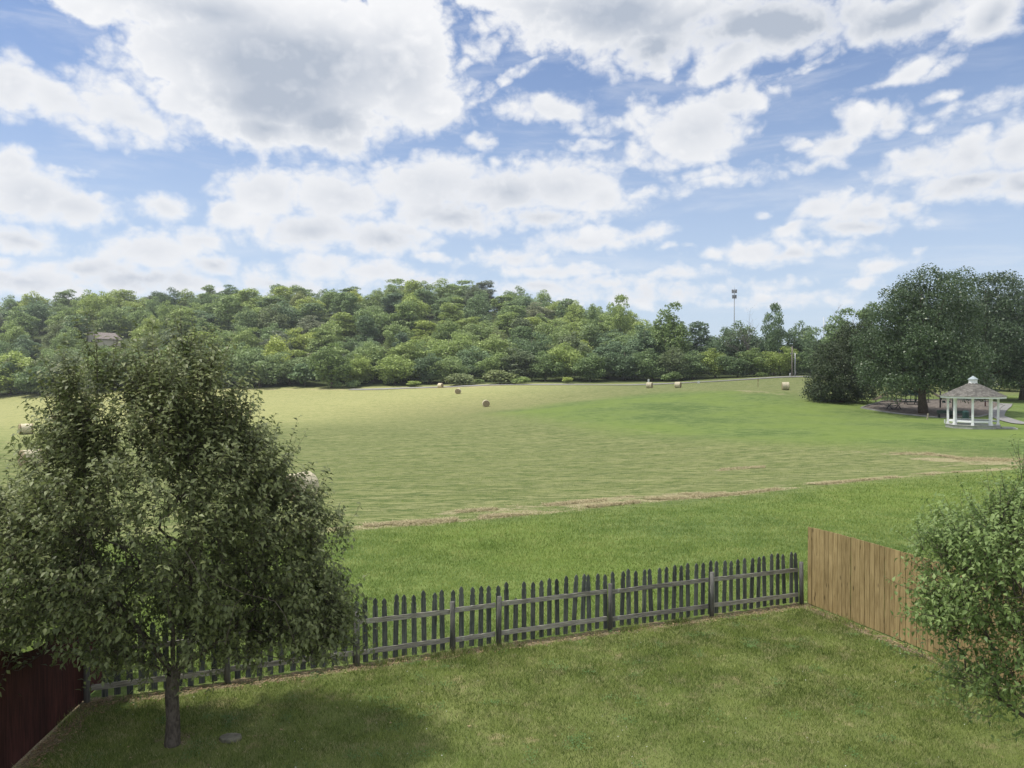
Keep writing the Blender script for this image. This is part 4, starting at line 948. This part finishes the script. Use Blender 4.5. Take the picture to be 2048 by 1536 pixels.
def bale(px, py, Y, rz, label, d=1.3, w=1.2):
    g = at(px, py, Y); g[2] = gz(g[0], Y); rb_ = np.random.default_rng(int(px)); R_ = d / 2; V = []; Fq = []; ns = 40; rows_ = []
    prof = [(-w/2 - .01, .02), (-w/2 - .012, R_ * .35), (-w/2, R_ * .7), (-w/2 + .01, R_ * .93), (-w/2 + .06, R_)] + [(q, R_ * 1.0) for q in np.linspace(-w/2 + .15, w/2 - .15, 7)] + [(w/2 - .06, R_), (w/2 - .01, R_ * .93), (w/2, R_ * .7), (w/2 + .012, R_ * .35), (w/2 + .01, .02)]
    for yy, q in prof:
        for j in range(ns):
            a = j / ns * 2 * math.pi; q2 = q + rb_.normal() * .012 * (q > .1); zz = math.sin(a) * q2; xx = math.cos(a) * q2 * 1.03
            zz = max(zz, -R_ * .93); V.append((xx, yy + rb_.normal() * .008, zz))
    m_ = len(prof)
    Fq = [(i * ns + j, i * ns + (j + 1) % ns, (i + 1) * ns + (j + 1) % ns, (i + 1) * ns + j) for i in range(m_ - 1) for j in range(ns)] + [tuple(range(ns))[::-1], tuple((m_ - 1) * ns + j for j in range(ns))]
    o = MB().add(V, Fq, True).build('hay_bale', M_bale); o.location = (g[0], g[1], g[2] + R_ * .92); o.rotation_euler = (0, 0, R(rz))
    return tag(o, label, 'hay bale', 'round hay bales left on the mown field')
bale(601, 998, 35.5, -32, 'largest hay bale, half hidden behind the right side of the garden tree')
bale(52, 867, 100, -50, 'hay bale near the left edge of the photo, beyond the garden tree', 1.45, 1.6)
bale(62, 935, 60, -40, 'hay bale mostly hidden by the left side of the garden tree', 1.4, 1.5)
bale(972, 813, 139, 8, 'nearest hay bale in the middle of the field, showing its round end')
bale(916, 787, 170, -6, 'hay bale left of and farther than the middle bale')
bale(881, 772, 206, 60, 'farthest hay bale, half sunk at the foot of the wood')
bale(1299, 777, 162, 62, 'hay bale by the road, left of its neighbour and in front of a signpost')
bale(1356, 777, 158, 60, 'hay bale by the road, right of its neighbour')
bale(1571, 781, 134, 78, 'hay bale standing alone left of the dark cedars', 1.45)
bale(109, 822, 130, 40, 'small hay bale glimpsed through the upper left branches of the garden tree')

# ------------------------------------------------------------------ road, signs, poles, tower, house
def strip(name, pts, w, m, dz=.03, sub=14, kind='structure', wob=0):
    P_ = []
    for a, b in zip(pts[:-1], pts[1:]):
        for i in range(sub): P_.append(np.array(a[:2]) + (np.array(b[:2]) - np.array(a[:2])) * i / sub)
    P_.append(np.array(pts[-1][:2])); P_ = np.array(P_)
    for _ in range(sub // 2): P_[1:-1] = (P_[:-2] + P_[2:] + 2 * P_[1:-1]) / 4
    t = np.gradient(P_, axis=0); t /= np.linalg.norm(t, axis=1)[:, None]; nn = np.stack([-t[:, 1], t[:, 0]], 1); V = []
    ww = np.broadcast_to(w, (len(P_),))
    for k_ in (-1, -.5, 0, .5, 1):
        q = P_ + nn * (ww / 2 * k_)[:, None]; V.append(np.stack([q[:, 0], q[:, 1], zf(q[:, 0], q[:, 1]) + dz], 1))
    V = np.stack(V, 1); n_ = len(P_); id_ = np.arange(n_ * 5).reshape(n_, 5)
    Fq = np.stack([id_[:-1, :-1], id_[:-1, 1:], id_[1:, 1:], id_[1:, :-1]], -1).reshape(-1, 4)[:, ::-1]
    return tag(link(bpy.data.objects.new(name, npmesh(name, V.reshape(-1, 3), Fq, m))), kind=kind)
M_road = plain('old_asphalt', (.24, .235, .225), .9, .2, .8); M_conc = plain('pale_concrete', (.29, .285, .275), .9, .2, 1.2)
strip('road', [gp(q, Y) for q, Y in [(700,213),(850,209),(1000,205),(1150,202),(1300,197),(1400,194),(1500,190),(1620,185),(1800,182),(2000,176)]], 4.2, M_road, .12)
M_metal = plain('galvanised_metal', (.45, .46, .47), .45, .2, 4, .6); M_white = plain('white_paint', (.72, .73, .74), .55, .12, 2); M_brownp = plain('rust_brown_paint', (.16, .06, .04), .7)
M_pole = wood_mat('utility_pole_wood', (.12, .105, .09), (.28, .25, .22), (8, 8, .6), .2)
def pole(name, px, py_top, Y, rad, label, cat, m, extras=None):
    g = gp(px, Y); h = at(px, py_top, Y)[2] - g[2]; o = empty(name, g, 0, label, cat)
    MB().tube([(0, 0, -.2), (0, 0, h * .5), (0, 0, h)], [rad, rad * .9, rad * .75], 10).build('pole', m, o)
    if extras: extras(o, h)
    return o
def ex1(o, h):
    MB().beam((-.5, 0, h - .25), (.5, 0, h - .25), .09, .1).build('crossarm', M_pole, o)
    mb = MB(); mb.tube([(.4, -.1, h - 1.5), (.4, -.1, h - .8)], .2, 12); mb.build('transformer', M_metal, o)
pole('utility_pole', 1584, 692, 188, .17, 'taller wooden utility pole by the road left of the cedars', 'utility pole', M_pole)
def ex2(o, h):
    mb = MB(); mb.tube([(0, 0, h - .25), (-.55, 0, h - .05), (-.85, 0, h - .1)], .05, 6); mb.build('arm', M_metal, o)
    MB().box((-.95, 0, h - .14), (.5, .3, .16)).box((-.95, 0, h - .25), (.3, .2, .08)).build('lamp_head', M_metal, o)
    MB().box((0, -.2, 1.2), (.35, .2, .7)).build('meter_box', M_metal, o)
pole('lamp_pole', 1590, 706, 187, .14, 'shorter metal pole with lamp and meter box beside the utility pole', 'lamp post', M_metal, ex2)
def ex3(o, h):
    MB().beam((-1.1, 0, h - .4), (1.1, 0, h - .4), .12, .12).build('crossarm', M_pole, o)
pole('utility_pole', 573, 640, 330, .2, 'distant utility pole standing among trees on the hillside', 'utility pole', M_pole, ex3)
pole('lamp_pole', 1647, 634, 214, .13, 'thin pale pole rising out of the trees left of the big maple', 'lamp post', M_metal)
pole('marker_post', 1580, 746, 187, .1, 'short white post left of the utility pole', 'post', M_white)
def sign(px, py_top, Y, w, h, m, label, pm_):
    g = gp(px, Y); H_ = at(px, py_top, Y)[2] - g[2]; o = empty('road_sign', g, 0, label, 'sign')
    MB().tube([(0, 0, -.1), (0, 0, H_)], .035, 6).build('post', pm_, o); MB().box((0, -.05, H_ - h / 2), (w, .02, h)).build('panel', m, o, .004)
sign(1297, 758, 190, .45, .75, M_white, 'small white signpost by the road behind a hay bale', M_metal)
sign(1397, 762, 186, .65, .6, M_white, 'small white sign on the verge right of two hay bales', M_metal)
sign(1516, 757, 150, .12, .6, M_brownp, 'rust brown marker post on the mown rise left of a lone hay bale', M_brownp)
# cell tower
Yt = 450.; g = np.array([(1468 - 1024) / F * Yt, Yt, 8.]); Ht = at(1468, 576, Yt)[2] - 8
M_tower = plain('grey_tower_steel', (.20, .21, .22), .6)
ct = empty('cell_tower', g, 0, 'thin grey cell tower with antenna cluster rising above the trees', 'cell tower')
MB().tube([(0, 0, 0), (0, 0, Ht * .5), (0, 0, Ht - 1)], [.28, .24, .2], 12).build('mast', M_tower, ct)
for lv, rr_ in ((Ht - 2.2, 1.35), (Ht - 5.4, 1.15)):
    pl_ = MB(); ring = [(math.cos(a) * rr_ * .8, math.sin(a) * rr_ * .8, lv) for a in np.linspace(0, 2 * math.pi, 13)]
    pl_.tube(ring, .1, 5, caps=False)
    for a in (0, 2.09, 4.19): pl_.beam((0, 0, lv), (math.cos(a) * rr_ * .8, math.sin(a) * rr_ * .8, lv), .15, .15)
    pl_.build('platform', M_tower, ct)
    for i in range(9):
        a = i / 9 * 2 * math.pi + .2; MB().box((math.cos(a) * rr_, math.sin(a) * rr_, lv + .2), (.34, .3, 2.1), a).build('antenna', M_tower, ct)
MB().tube([(0, 0, Ht - 1), (0, 0, Ht + 1.6)], [.09, .03], 6).build('lightning_rod', M_metal, ct)
# house on the slope
Yh = 306.; base = gp(205, Yh); ridge = at(205, 665, Yh)[2]; eave = at(205, 677, Yh)[2]
hs = empty('house', (base[0], Yh, base[2]), R(-28), 'pale gabled house half hidden by trees on the hillside', 'house')
M_siding = plain('cream_siding', (.58, .53, .45), .8, .1, 1); M_roof = plain('brown_grey_shingle', (.22, .19, .18), .9, .3, 3)
er, rr2 = eave - base[2], ridge - base[2]; w2, l2 = 4.2, 5.2
MB().add([(-w2,-l2,0),(w2,-l2,0),(w2,l2,0),(-w2,l2,0),(-w2,-l2,er),(w2,-l2,er),(w2,l2,er),(-w2,l2,er),(0,-l2,rr2-.12),(0,l2,rr2-.12)],[(0,1,5,8,4),(2,3,7,9,6),(1,2,6,5),(3,0,4,7)]).build('wall', M_siding, hs)
rf2 = MB()
for s in (-1, 1):
    q = [(0, -l2 - .5, rr2), (s * (w2 + .5), -l2 - .5, er - .35), (s * (w2 + .5), l2 + .5, er - .35), (0, l2 + .5, rr2)]
    rf2.add(q + [(a, b, c - .22) for a, b, c in q], [(0,1,2,3),(7,6,5,4),(0,4,5,1),(1,5,6,2),(2,6,7,3)])
rf2.build('roof', M_roof, hs)
M_glass = plain('dark_window_glass', (.05, .06, .07), .2, .1, 1)
for xx in (-1.8, 1.6):
    wi = MB().box((xx, -l2 - .02, er - 1.3), (1.3, .06, 1.3)).build('window', M_white, hs); MB().box((xx, -l2 - .06, er - 1.3), (1.1, .03, 1.1)).build('pane', M_glass, wi)
# second house glimpsed as a pale roof
b2 = gp(531, 338); z2 = at(531, 664, 338)[2] - b2[2]
h2 = empty('house', (b2[0], 338, b2[2]), R(12), 'tiny pale roof of a second house among the trees right of the first', 'house')
MB().box((0, 0, (z2 - 1.2) / 2), (8, 6, z2 - 1.2)).build('wall', M_siding, h2)
MB().add([(-4.4,-3.5,z2-1.4),(4.4,-3.5,z2-1.4),(4.4,3.5,z2-1.4),(-4.4,3.5,z2-1.4),(-4.4,0,z2),(4.4,0,z2)],[(0,1,5,4),(2,3,4,5),(1,2,5),(3,0,4),(3,2,1,0)]).build('roof', M_roof, h2)

# ------------------------------------------------------------------ gazebo
Yg = 75.; gx = (1946 - 1024) / F * Yg; g0 = gz(gx, Yg)
gb = empty('gazebo', (gx, Yg, g0), math.atan2(gx, -Yg) + math.pi if False else -math.atan2(gx, Yg), 'white octagonal gazebo with grey shingle roof and cupola beside the playground', 'gazebo')
M_gwhite = plain('gazebo_white_paint', (.86, .87, .88), .5, .06, 1.5); M_gdeck = wood_mat('weathered_deck_board', (.26, .27, .25), (.50, .50, .46), (1, 1, 9), .1)
def shingle_fn(t):
    co = t.new('TexCoord').outputs['Object']; isl = t.new('NewGeometry').outputs['Random Per Island']; n = t.noise(co, 11, 4, .7)
    c = t.mix(t.m('ADD', t.m('MULTIPLY', isl, .75), t.m('MULTIPLY', n, .3), clamp=True), (.085, .08, .07), (.27, .255, .23)); return principled(t, c, .9, n, .4, .01)
M_shing = mat('cedar_shingle', shingle_fn)
def octo(rad, off=-math.pi / 2): return [(math.cos(off + i * math.pi / 4) * rad, math.sin(off + i * math.pi / 4) * rad) for i in range(8)]
dk = MB().prism(octo(2.62), .0, .34); dk.build('deck', M_gdeck, gb)
gb.scale = (.9, .9, .95)
fl = MB().prism(octo(2.7), .343, .385).build('deck_edge', M_gdeck, gb)
hp = 2.78; ze = hp + .38 - .3
for i, (x_, y_) in enumerate(octo(2.38)):
    a = -math.pi / 2 + i * math.pi / 4
    MB().box((x_, y_, .385 + hp / 2), (.225, .225, hp), a).box((x_, y_, .47), (.30, .30, .2), a).box((x_, y_, .385 + hp - .09), (.27, .27, .18), a).build('post', M_gwhite, gb, .01)
top = .385 + hp
o8 = octo(2.3); o9 = octo(2.05)
for i in range(8):
    a, b = np.array(o8[i]), np.array(o8[(i + 1) % 8]); c, d = np.array(o9[i]), np.array(o9[(i + 1) % 8])
    if i == 1: continue                                   # entrance side
    q = (b - a) / np.linalg.norm(b - a); a2, b2_ = a + q * .12, b - q * .12
    bn = MB().add([(*a2, .79), (*b2_, .79), (*(d * .9 - q * .0), .79), (*(c * .9), .79), (*a2, .85), (*b2_, .85), (*(d * .9), .85), (*(c * .9), .85)], [(3,2,1,0),(4,5,6,7),(0,1,5,4),(1,2,6,5),(2,3,7,6),(3,0,4,7)])
    bn.beam((*a2, .74), (*b2_, .73), .05, .17); bn.build('bench', M_gwhite, gb)
fa, fb = octo(3.02), octo(3.14)
MB().add([(*p, top - .02) for p in fb] + [(*p, top + .2) for p in fb] + [(*p, top - .02) for p in fa] + [(*p, top + .2) for p in fa],
    [(i, (i + 1) % 8, 8 + (i + 1) % 8, 8 + i) for i in range(8)] + [(16 + (i + 1) % 8, 16 + i, 24 + i, 24 + (i + 1) % 8) for i in range(8)] + [(8 + i, 8 + (i + 1) % 8, 24 + (i + 1) % 8, 24 + i) for i in range(8)] + [((i + 1) % 8, i, 16 + i, 16 + (i + 1) % 8) for i in range(8)]).build('fascia', M_gwhite, gb)
MB().prism(octo(3.0), top + .0, top + .05).build('ceiling', M_gwhite, gb)
sh = MB(); rise = 1.42; zb = top + .17; nrow = 17; rs = np.random.default_rng(4)
for i in range(8):
    a0 = -math.pi / 2 + i * math.pi / 4; a1 = a0 + math.pi / 4
    for k_ in range(nrow):
        t0, t1 = k_ / nrow, (k_ + 1.25) / nrow; r0_, r1_ = 3.24 * (1 - t0) + .30 * t0, 3.24 * (1 - t1) + .30 * t1; z0_, z1_ = zb + rise * t0 + .035, zb + rise * t1
        nn_ = max(2, int(r0_ * .77 / .2)); cuts = np.sort(np.clip((np.arange(nn_ + 1) + rs.uniform(-.25, .25, nn_ + 1) * (np.arange(nn_ + 1) % nn_ > 0)) / nn_, 0, 1))
        A0, A1 = np.array([math.cos(a0), math.sin(a0)]), np.array([math.cos(a1), math.sin(a1)])
        for u, v_ in zip(cuts[:-1], cuts[1:]):
            p0, p1 = A0 * (1 - u) + A1 * u, A0 * (1 - v_) + A1 * v_; dz = rs.uniform(-.006, .01)
            lo = [(*(p0 * r0_), z0_ + dz), (*(p1 * r0_), z0_ + dz)]; hi = [(*(p1 * r1_), z1_ + dz), (*(p0 * r1_), z1_ + dz)]; un_ = [(*(p0 * r0_), z0_ - .035), (*(p1 * r0_), z0_ - .035)]
            sh.add(lo + hi + un_, [(0, 1, 2, 3), (4, 5, 1, 0)])
sh.build('roof', M_shing, gb)
cu = MB().prism(octo(.46, math.pi / 8), zb + rise - .12, zb + rise + .34).build('cupola', M_gwhite, gb)
c8 = octo(.56, math.pi / 8); MB().add([(*p, zb + rise + .32) for p in c8] + [(*p, zb + rise + .37) for p in c8] + [(0, 0, zb + rise + .74)], [(i, (i + 1) % 8, 8 + (i + 1) % 8, 8 + i) for i in range(8)] + [(8 + i, 8 + (i + 1) % 8, 16) for i in range(8)] + [tuple(range(8))[::-1]]).build('cupola_roof', plain('pale_metal_roof', (.38, .44, .46), .5), cu)
MB().box((3.35, -.35, .13), (1.2, 1.6, .16)).box((3.15, -.35, .05), (2.0, 1.3, .12)).build('step', M_gdeck, gb)

# ------------------------------------------------------------------ playground
M_mulch = mat('wood_chip_mulch', lambda t: principled(t, t.mix(t.mr(t.noise(t.new('TexCoord').outputs['Object'], 2.2, 8, .75), .35, .68), (.095, .08, .065), (.25, .215, .185)), .95, t.noise(t.new('TexCoord').outputs['Object'], 9, 5, .8), .8, .05))
mul = [hit(*q) for q in [(1722,817),(1780,826),(1826,831),(1880,836),(1895,836),(1925,835),(1960,834),(1995,824),(2008,812),(1992,806),(1960,802),(1900,800),(1830,800),(1765,803)]]
mc = np.mean([q[:2] for q in mul], 0); V = []; Fq = []; mp = []
for i in range(len(mul)):
    a, b = mul[i][:2], mul[(i + 1) % len(mul)][:2]
    for t in np.linspace(0, 1, 6)[:-1]: mp.append(a + (b - a) * t)
mp = np.array(mp); nr_ = 14
for k_ in range(nr_ + 1):
    q = mc + (mp - mc) * (k_ / nr_); V.append(np.stack([q[:, 0], q[:, 1], zf(q[:, 0], q[:, 1]) + .05], 1))
n_p = len(mp); V = np.concatenate(V)
Fq = [(k_ * n_p + j, (k_ + 1) * n_p + j, (k_ + 1) * n_p + (j + 1) % n_p, k_ * n_p + (j + 1) % n_p) for k_ in range(nr_) for j in range(n_p)]
tag(link(bpy.data.objects.new('playground_mulch', npmesh('playground_mulch', V, Fq, M_mulch))), kind='structure')
kb = MB()
for i in range(n_p):
    a, b = mp[i], mp[(i + 1) % n_p]; kb.beam((*a, gz(*a) + .08), (*b, gz(*b) + .08), .15, .16)
tag(kb.build('playground_border', M_conc), 'low pale border framing the playground mulch', 'border')
strip('path', [hit(*q) for q in [(2100,850),(2048,849),(2020,843),(1992,833),(1996,824),(2008,814),(2012,808)]], 1.7, M_conc, .09, 10)
M_dgreen = plain('dark_green_plastic', (.015, .05, .045), .45, .2, 2); M_green = plain('park_green_paint', (.03, .06, .045), .5); M_tan = plain('tan_plastic', (.42, .37, .28), .5); M_blackp = plain('dark_metal', (.025, .028, .03), .5)
def S(px, Y, name, label, cat, rz=0): g = gp(px, Y, .05); return empty(name, g, rz, label, cat)
def slide(o, p0, dirx, h, ln):
    pts = [(p0, 0, h), (p0 + dirx * ln * .15, 0, h - .05), (p0 + dirx * ln * .5, 0, h * .55), (p0 + dirx * ln * .8, 0, h * .22), (p0 + dirx * ln, 0, h * .18)]
    sl = MB()
    for a, b in zip(pts[:-1], pts[1:]):
        sl.beam(a, b, .55, .05)
        for s in (-.29, .29): sl.beam((a[0], s, a[2] + .1), (b[0], s, b[2] + .1), .05, .22)
    sl.build('slide', M_tan, o); MB().beam((p0 + dirx * ln * .8, 0, 0), (p0 + dirx * ln * .8, 0, h * .2), .08, .08).build('slide_support', M_blackp, o)
pt = S(1793, 113, 'play_structure', 'playground climbing structure with curved slide behind the big maple, left of its trunk', 'play structure')
for i, x_ in enumerate((-1.0, .4, 1.8, 3.2, 4.4)):
    for y_ in (-.7, .7): MB().tube([(x_, y_, 0), (x_, y_, 2.6)], .06, 8).build('post', M_tan if i < 2 else M_green, pt)
MB().box((-.3, 0, 1.15), (1.5, 1.5, .08)).box((2.5, 0, 1.0), (4.0, 1.5, .08)).build('deck', M_blackp, pt)
MB().box((2.5, -.75, 1.45), (1.3, .05, .75)).box((.4 + .7, -.75, 1.5), (1.2, .05, .8)).build('side_panel', M_dgreen, pt)
MB().add([(-1.2,-.95,2.5),(.6,-.95,2.5),(.6,.95,2.5),(-1.2,.95,2.5),(-.3,0,3.1)],[(0,1,4),(1,2,4),(2,3,4),(3,0,4),(3,2,1,0)]).build('roof', M_dgreen, pt)
rg = MB().tube([(-.3 + math.cos(a) * .38, -.8, 1.75 + math.sin(a) * .38) for a in np.linspace(0, 2 * math.pi, 17)], .05, 6, caps=False); rg.build('ring_panel', M_tan, pt)
for k_ in range(5): MB().beam((3.3 + k_ * .2, -.72, 1 - k_ * .2), (3.3 + k_ * .2, .72, 1 - k_ * .2), .22, .05).build('step', M_blackp, pt)
slide(pt, -1.0, -1, 1.3, 2.6)
p2 = S(1850, 118, 'play_structure', 'second play slide behind the big maple, right of its trunk', 'play structure')
for x_ in (-1.0, .2):
    for y_ in (-.6, .6): MB().tube([(x_, y_, 0), (x_, y_, 2.4)], .06, 8).build('post', M_green, p2)
MB().box((-.4, 0, 1.3), (1.3, 1.3, .08)).build('deck', M_blackp, p2); slide(p2, .2, 1, 1.45, 3.0)
sw = S(1893, 106, 'swing_set', 'swing set with dark posts between the big maple and the gazebo', 'swing set')
for x_ in (-.85, .95): MB().tube([(x_, 0, 0), (x_, 0, 2.4)], .1, 8).build('post', M_blackp, sw)
MB().tube([(-1.0, 0, 2.38), (1.1, 0, 2.38)], .06, 8).build('top_bar', M_blackp, sw)
for x_ in (-.3, .45):
    MB().tube([(x_ - .18, 0, 2.36), (x_ - .18, 0, .75)], .015, 4).tube([(x_ + .18, 0, 2.36), (x_ + .18, 0, .75)], .015, 4).build('chain', M_metal, sw)
    MB().box((x_, 0, .72), (.42, .3, .08)).box((x_, .13, .86), (.42, .05, .25)).build('seat', M_dgreen, sw, .02)
def picnic(px, Y, rz, label):
    o = S(px, Y, 'picnic_table', label, 'picnic table', rz)
    MB().box((0, 0, .75), (1.8, .75, .05)).build('table_top', M_green, o)
    for s in (-1, 1):
        MB().box((0, s * .68, .45), (1.8, .26, .05)).build('seat', M_green, o)
        fr = MB().beam((s * .7, -.6, 0), (s * .7, .35, .74), .07, .09).beam((s * .7, .6, 0), (s * .7, -.35, .74), .07, .09).beam((s * .7, -.68, .42), (s * .7, .68, .42), .06, .07); fr.build('leg', M_blackp, o)
picnic(1788, 104, .2, 'green picnic table on the mulch left of the maple trunk')
picnic(1822, 110, -.1, 'green picnic table beside the climbing structure, near the maple trunk')
def pbench(px, Y, label):
    o = S(px, Y, 'park_bench', label, 'bench')
    MB().box((0, 0, .45), (1.7, .42, .05)).build('seat', M_green, o); MB().box((0, .22, .72), (1.7, .05, .36)).build('backrest', M_green, o)
    for s in (-.7, .7): MB().box((s, 0, .22), (.06, .4, .44)).box((s, .2, .6), (.06, .05, .35)).build('leg', M_blackp, o)
pbench(1890, 93, 'dark park bench on the mulch just left of the gazebo'); pbench(1917, 92, 'dark park bench seen through the gazebo, left of the green bin')
bn = S(1932, 90, 'trash_bin', 'dark green lidded trash bin seen through the gazebo posts', 'trash bin')
MB().prism(octo(.38), 0, .82).build('body', M_dgreen, bn, .02); b8 = octo(.42)
MB().add([(*p, .82) for p in b8] + [(*(np.array(p) * .95), .9) for p in b8] + [(*(np.array(p) * .45), 1.08) for p in b8], [(i, (i + 1) % 8, 8 + (i + 1) % 8, 8 + i) for i in range(8)] + [(8 + i, 8 + (i + 1) % 8, 16 + (i + 1) % 8, 16 + i) for i in range(8)] + [tuple(range(16, 24)), tuple(range(8))[::-1]]).build('lid', M_dgreen, bn)
st_ = S(1971, 108, 'spring_table', 'small round pedestal table on the mulch right of the gazebo center post', 'table')
MB().tube([(0, 0, 0), (0, 0, .68)], .09, 8).build('pedestal', plain('dull_red_metal', (.16, .05, .045), .5), st_); MB().tube([(0, 0, .68), (0, 0, .75)], .55, 16).build('table_top', M_blackp, st_)
for dx in (-.35, .3): MB().box((dx, 0, .83), (.16, .16, .16)).build('handle', M_tan, st_)
for px, Y, lab, hh in ((1855, 91, 'small pale leaning stake right of the maple trunk', .75), (1890.5, 84, 'short white marker stake left of the gazebo', .4)):
    o = MB().beam((0, 0, 0), (.12 if hh > .5 else 0, 0, hh), .12, .1).build('marker_stake', M_tan if hh > .5 else M_white); g = gp(px, Y); o.location = [float(q) for q in g]; tag(o, lab, 'stake')
# flat stone under the garden tree
rs = np.random.default_rng(8); g = np.array([-4.22, 11.15]); pl_ = [(math.cos(a) * .20 * rs.uniform(.75, 1.1), math.sin(a) * .13 * rs.uniform(.8, 1.15)) for a in np.linspace(0, 2 * math.pi, 10)[:-1]]
o = MB().prism(pl_, -.02, .055).build('stepping_stone', plain('mossy_stone', (.20, .19, .14), .9, .4, 8), None, .012); o.location = (g[0], g[1], 0); tag(o, 'flat mossy stone lying in the grass right of the garden tree trunk', 'stone')
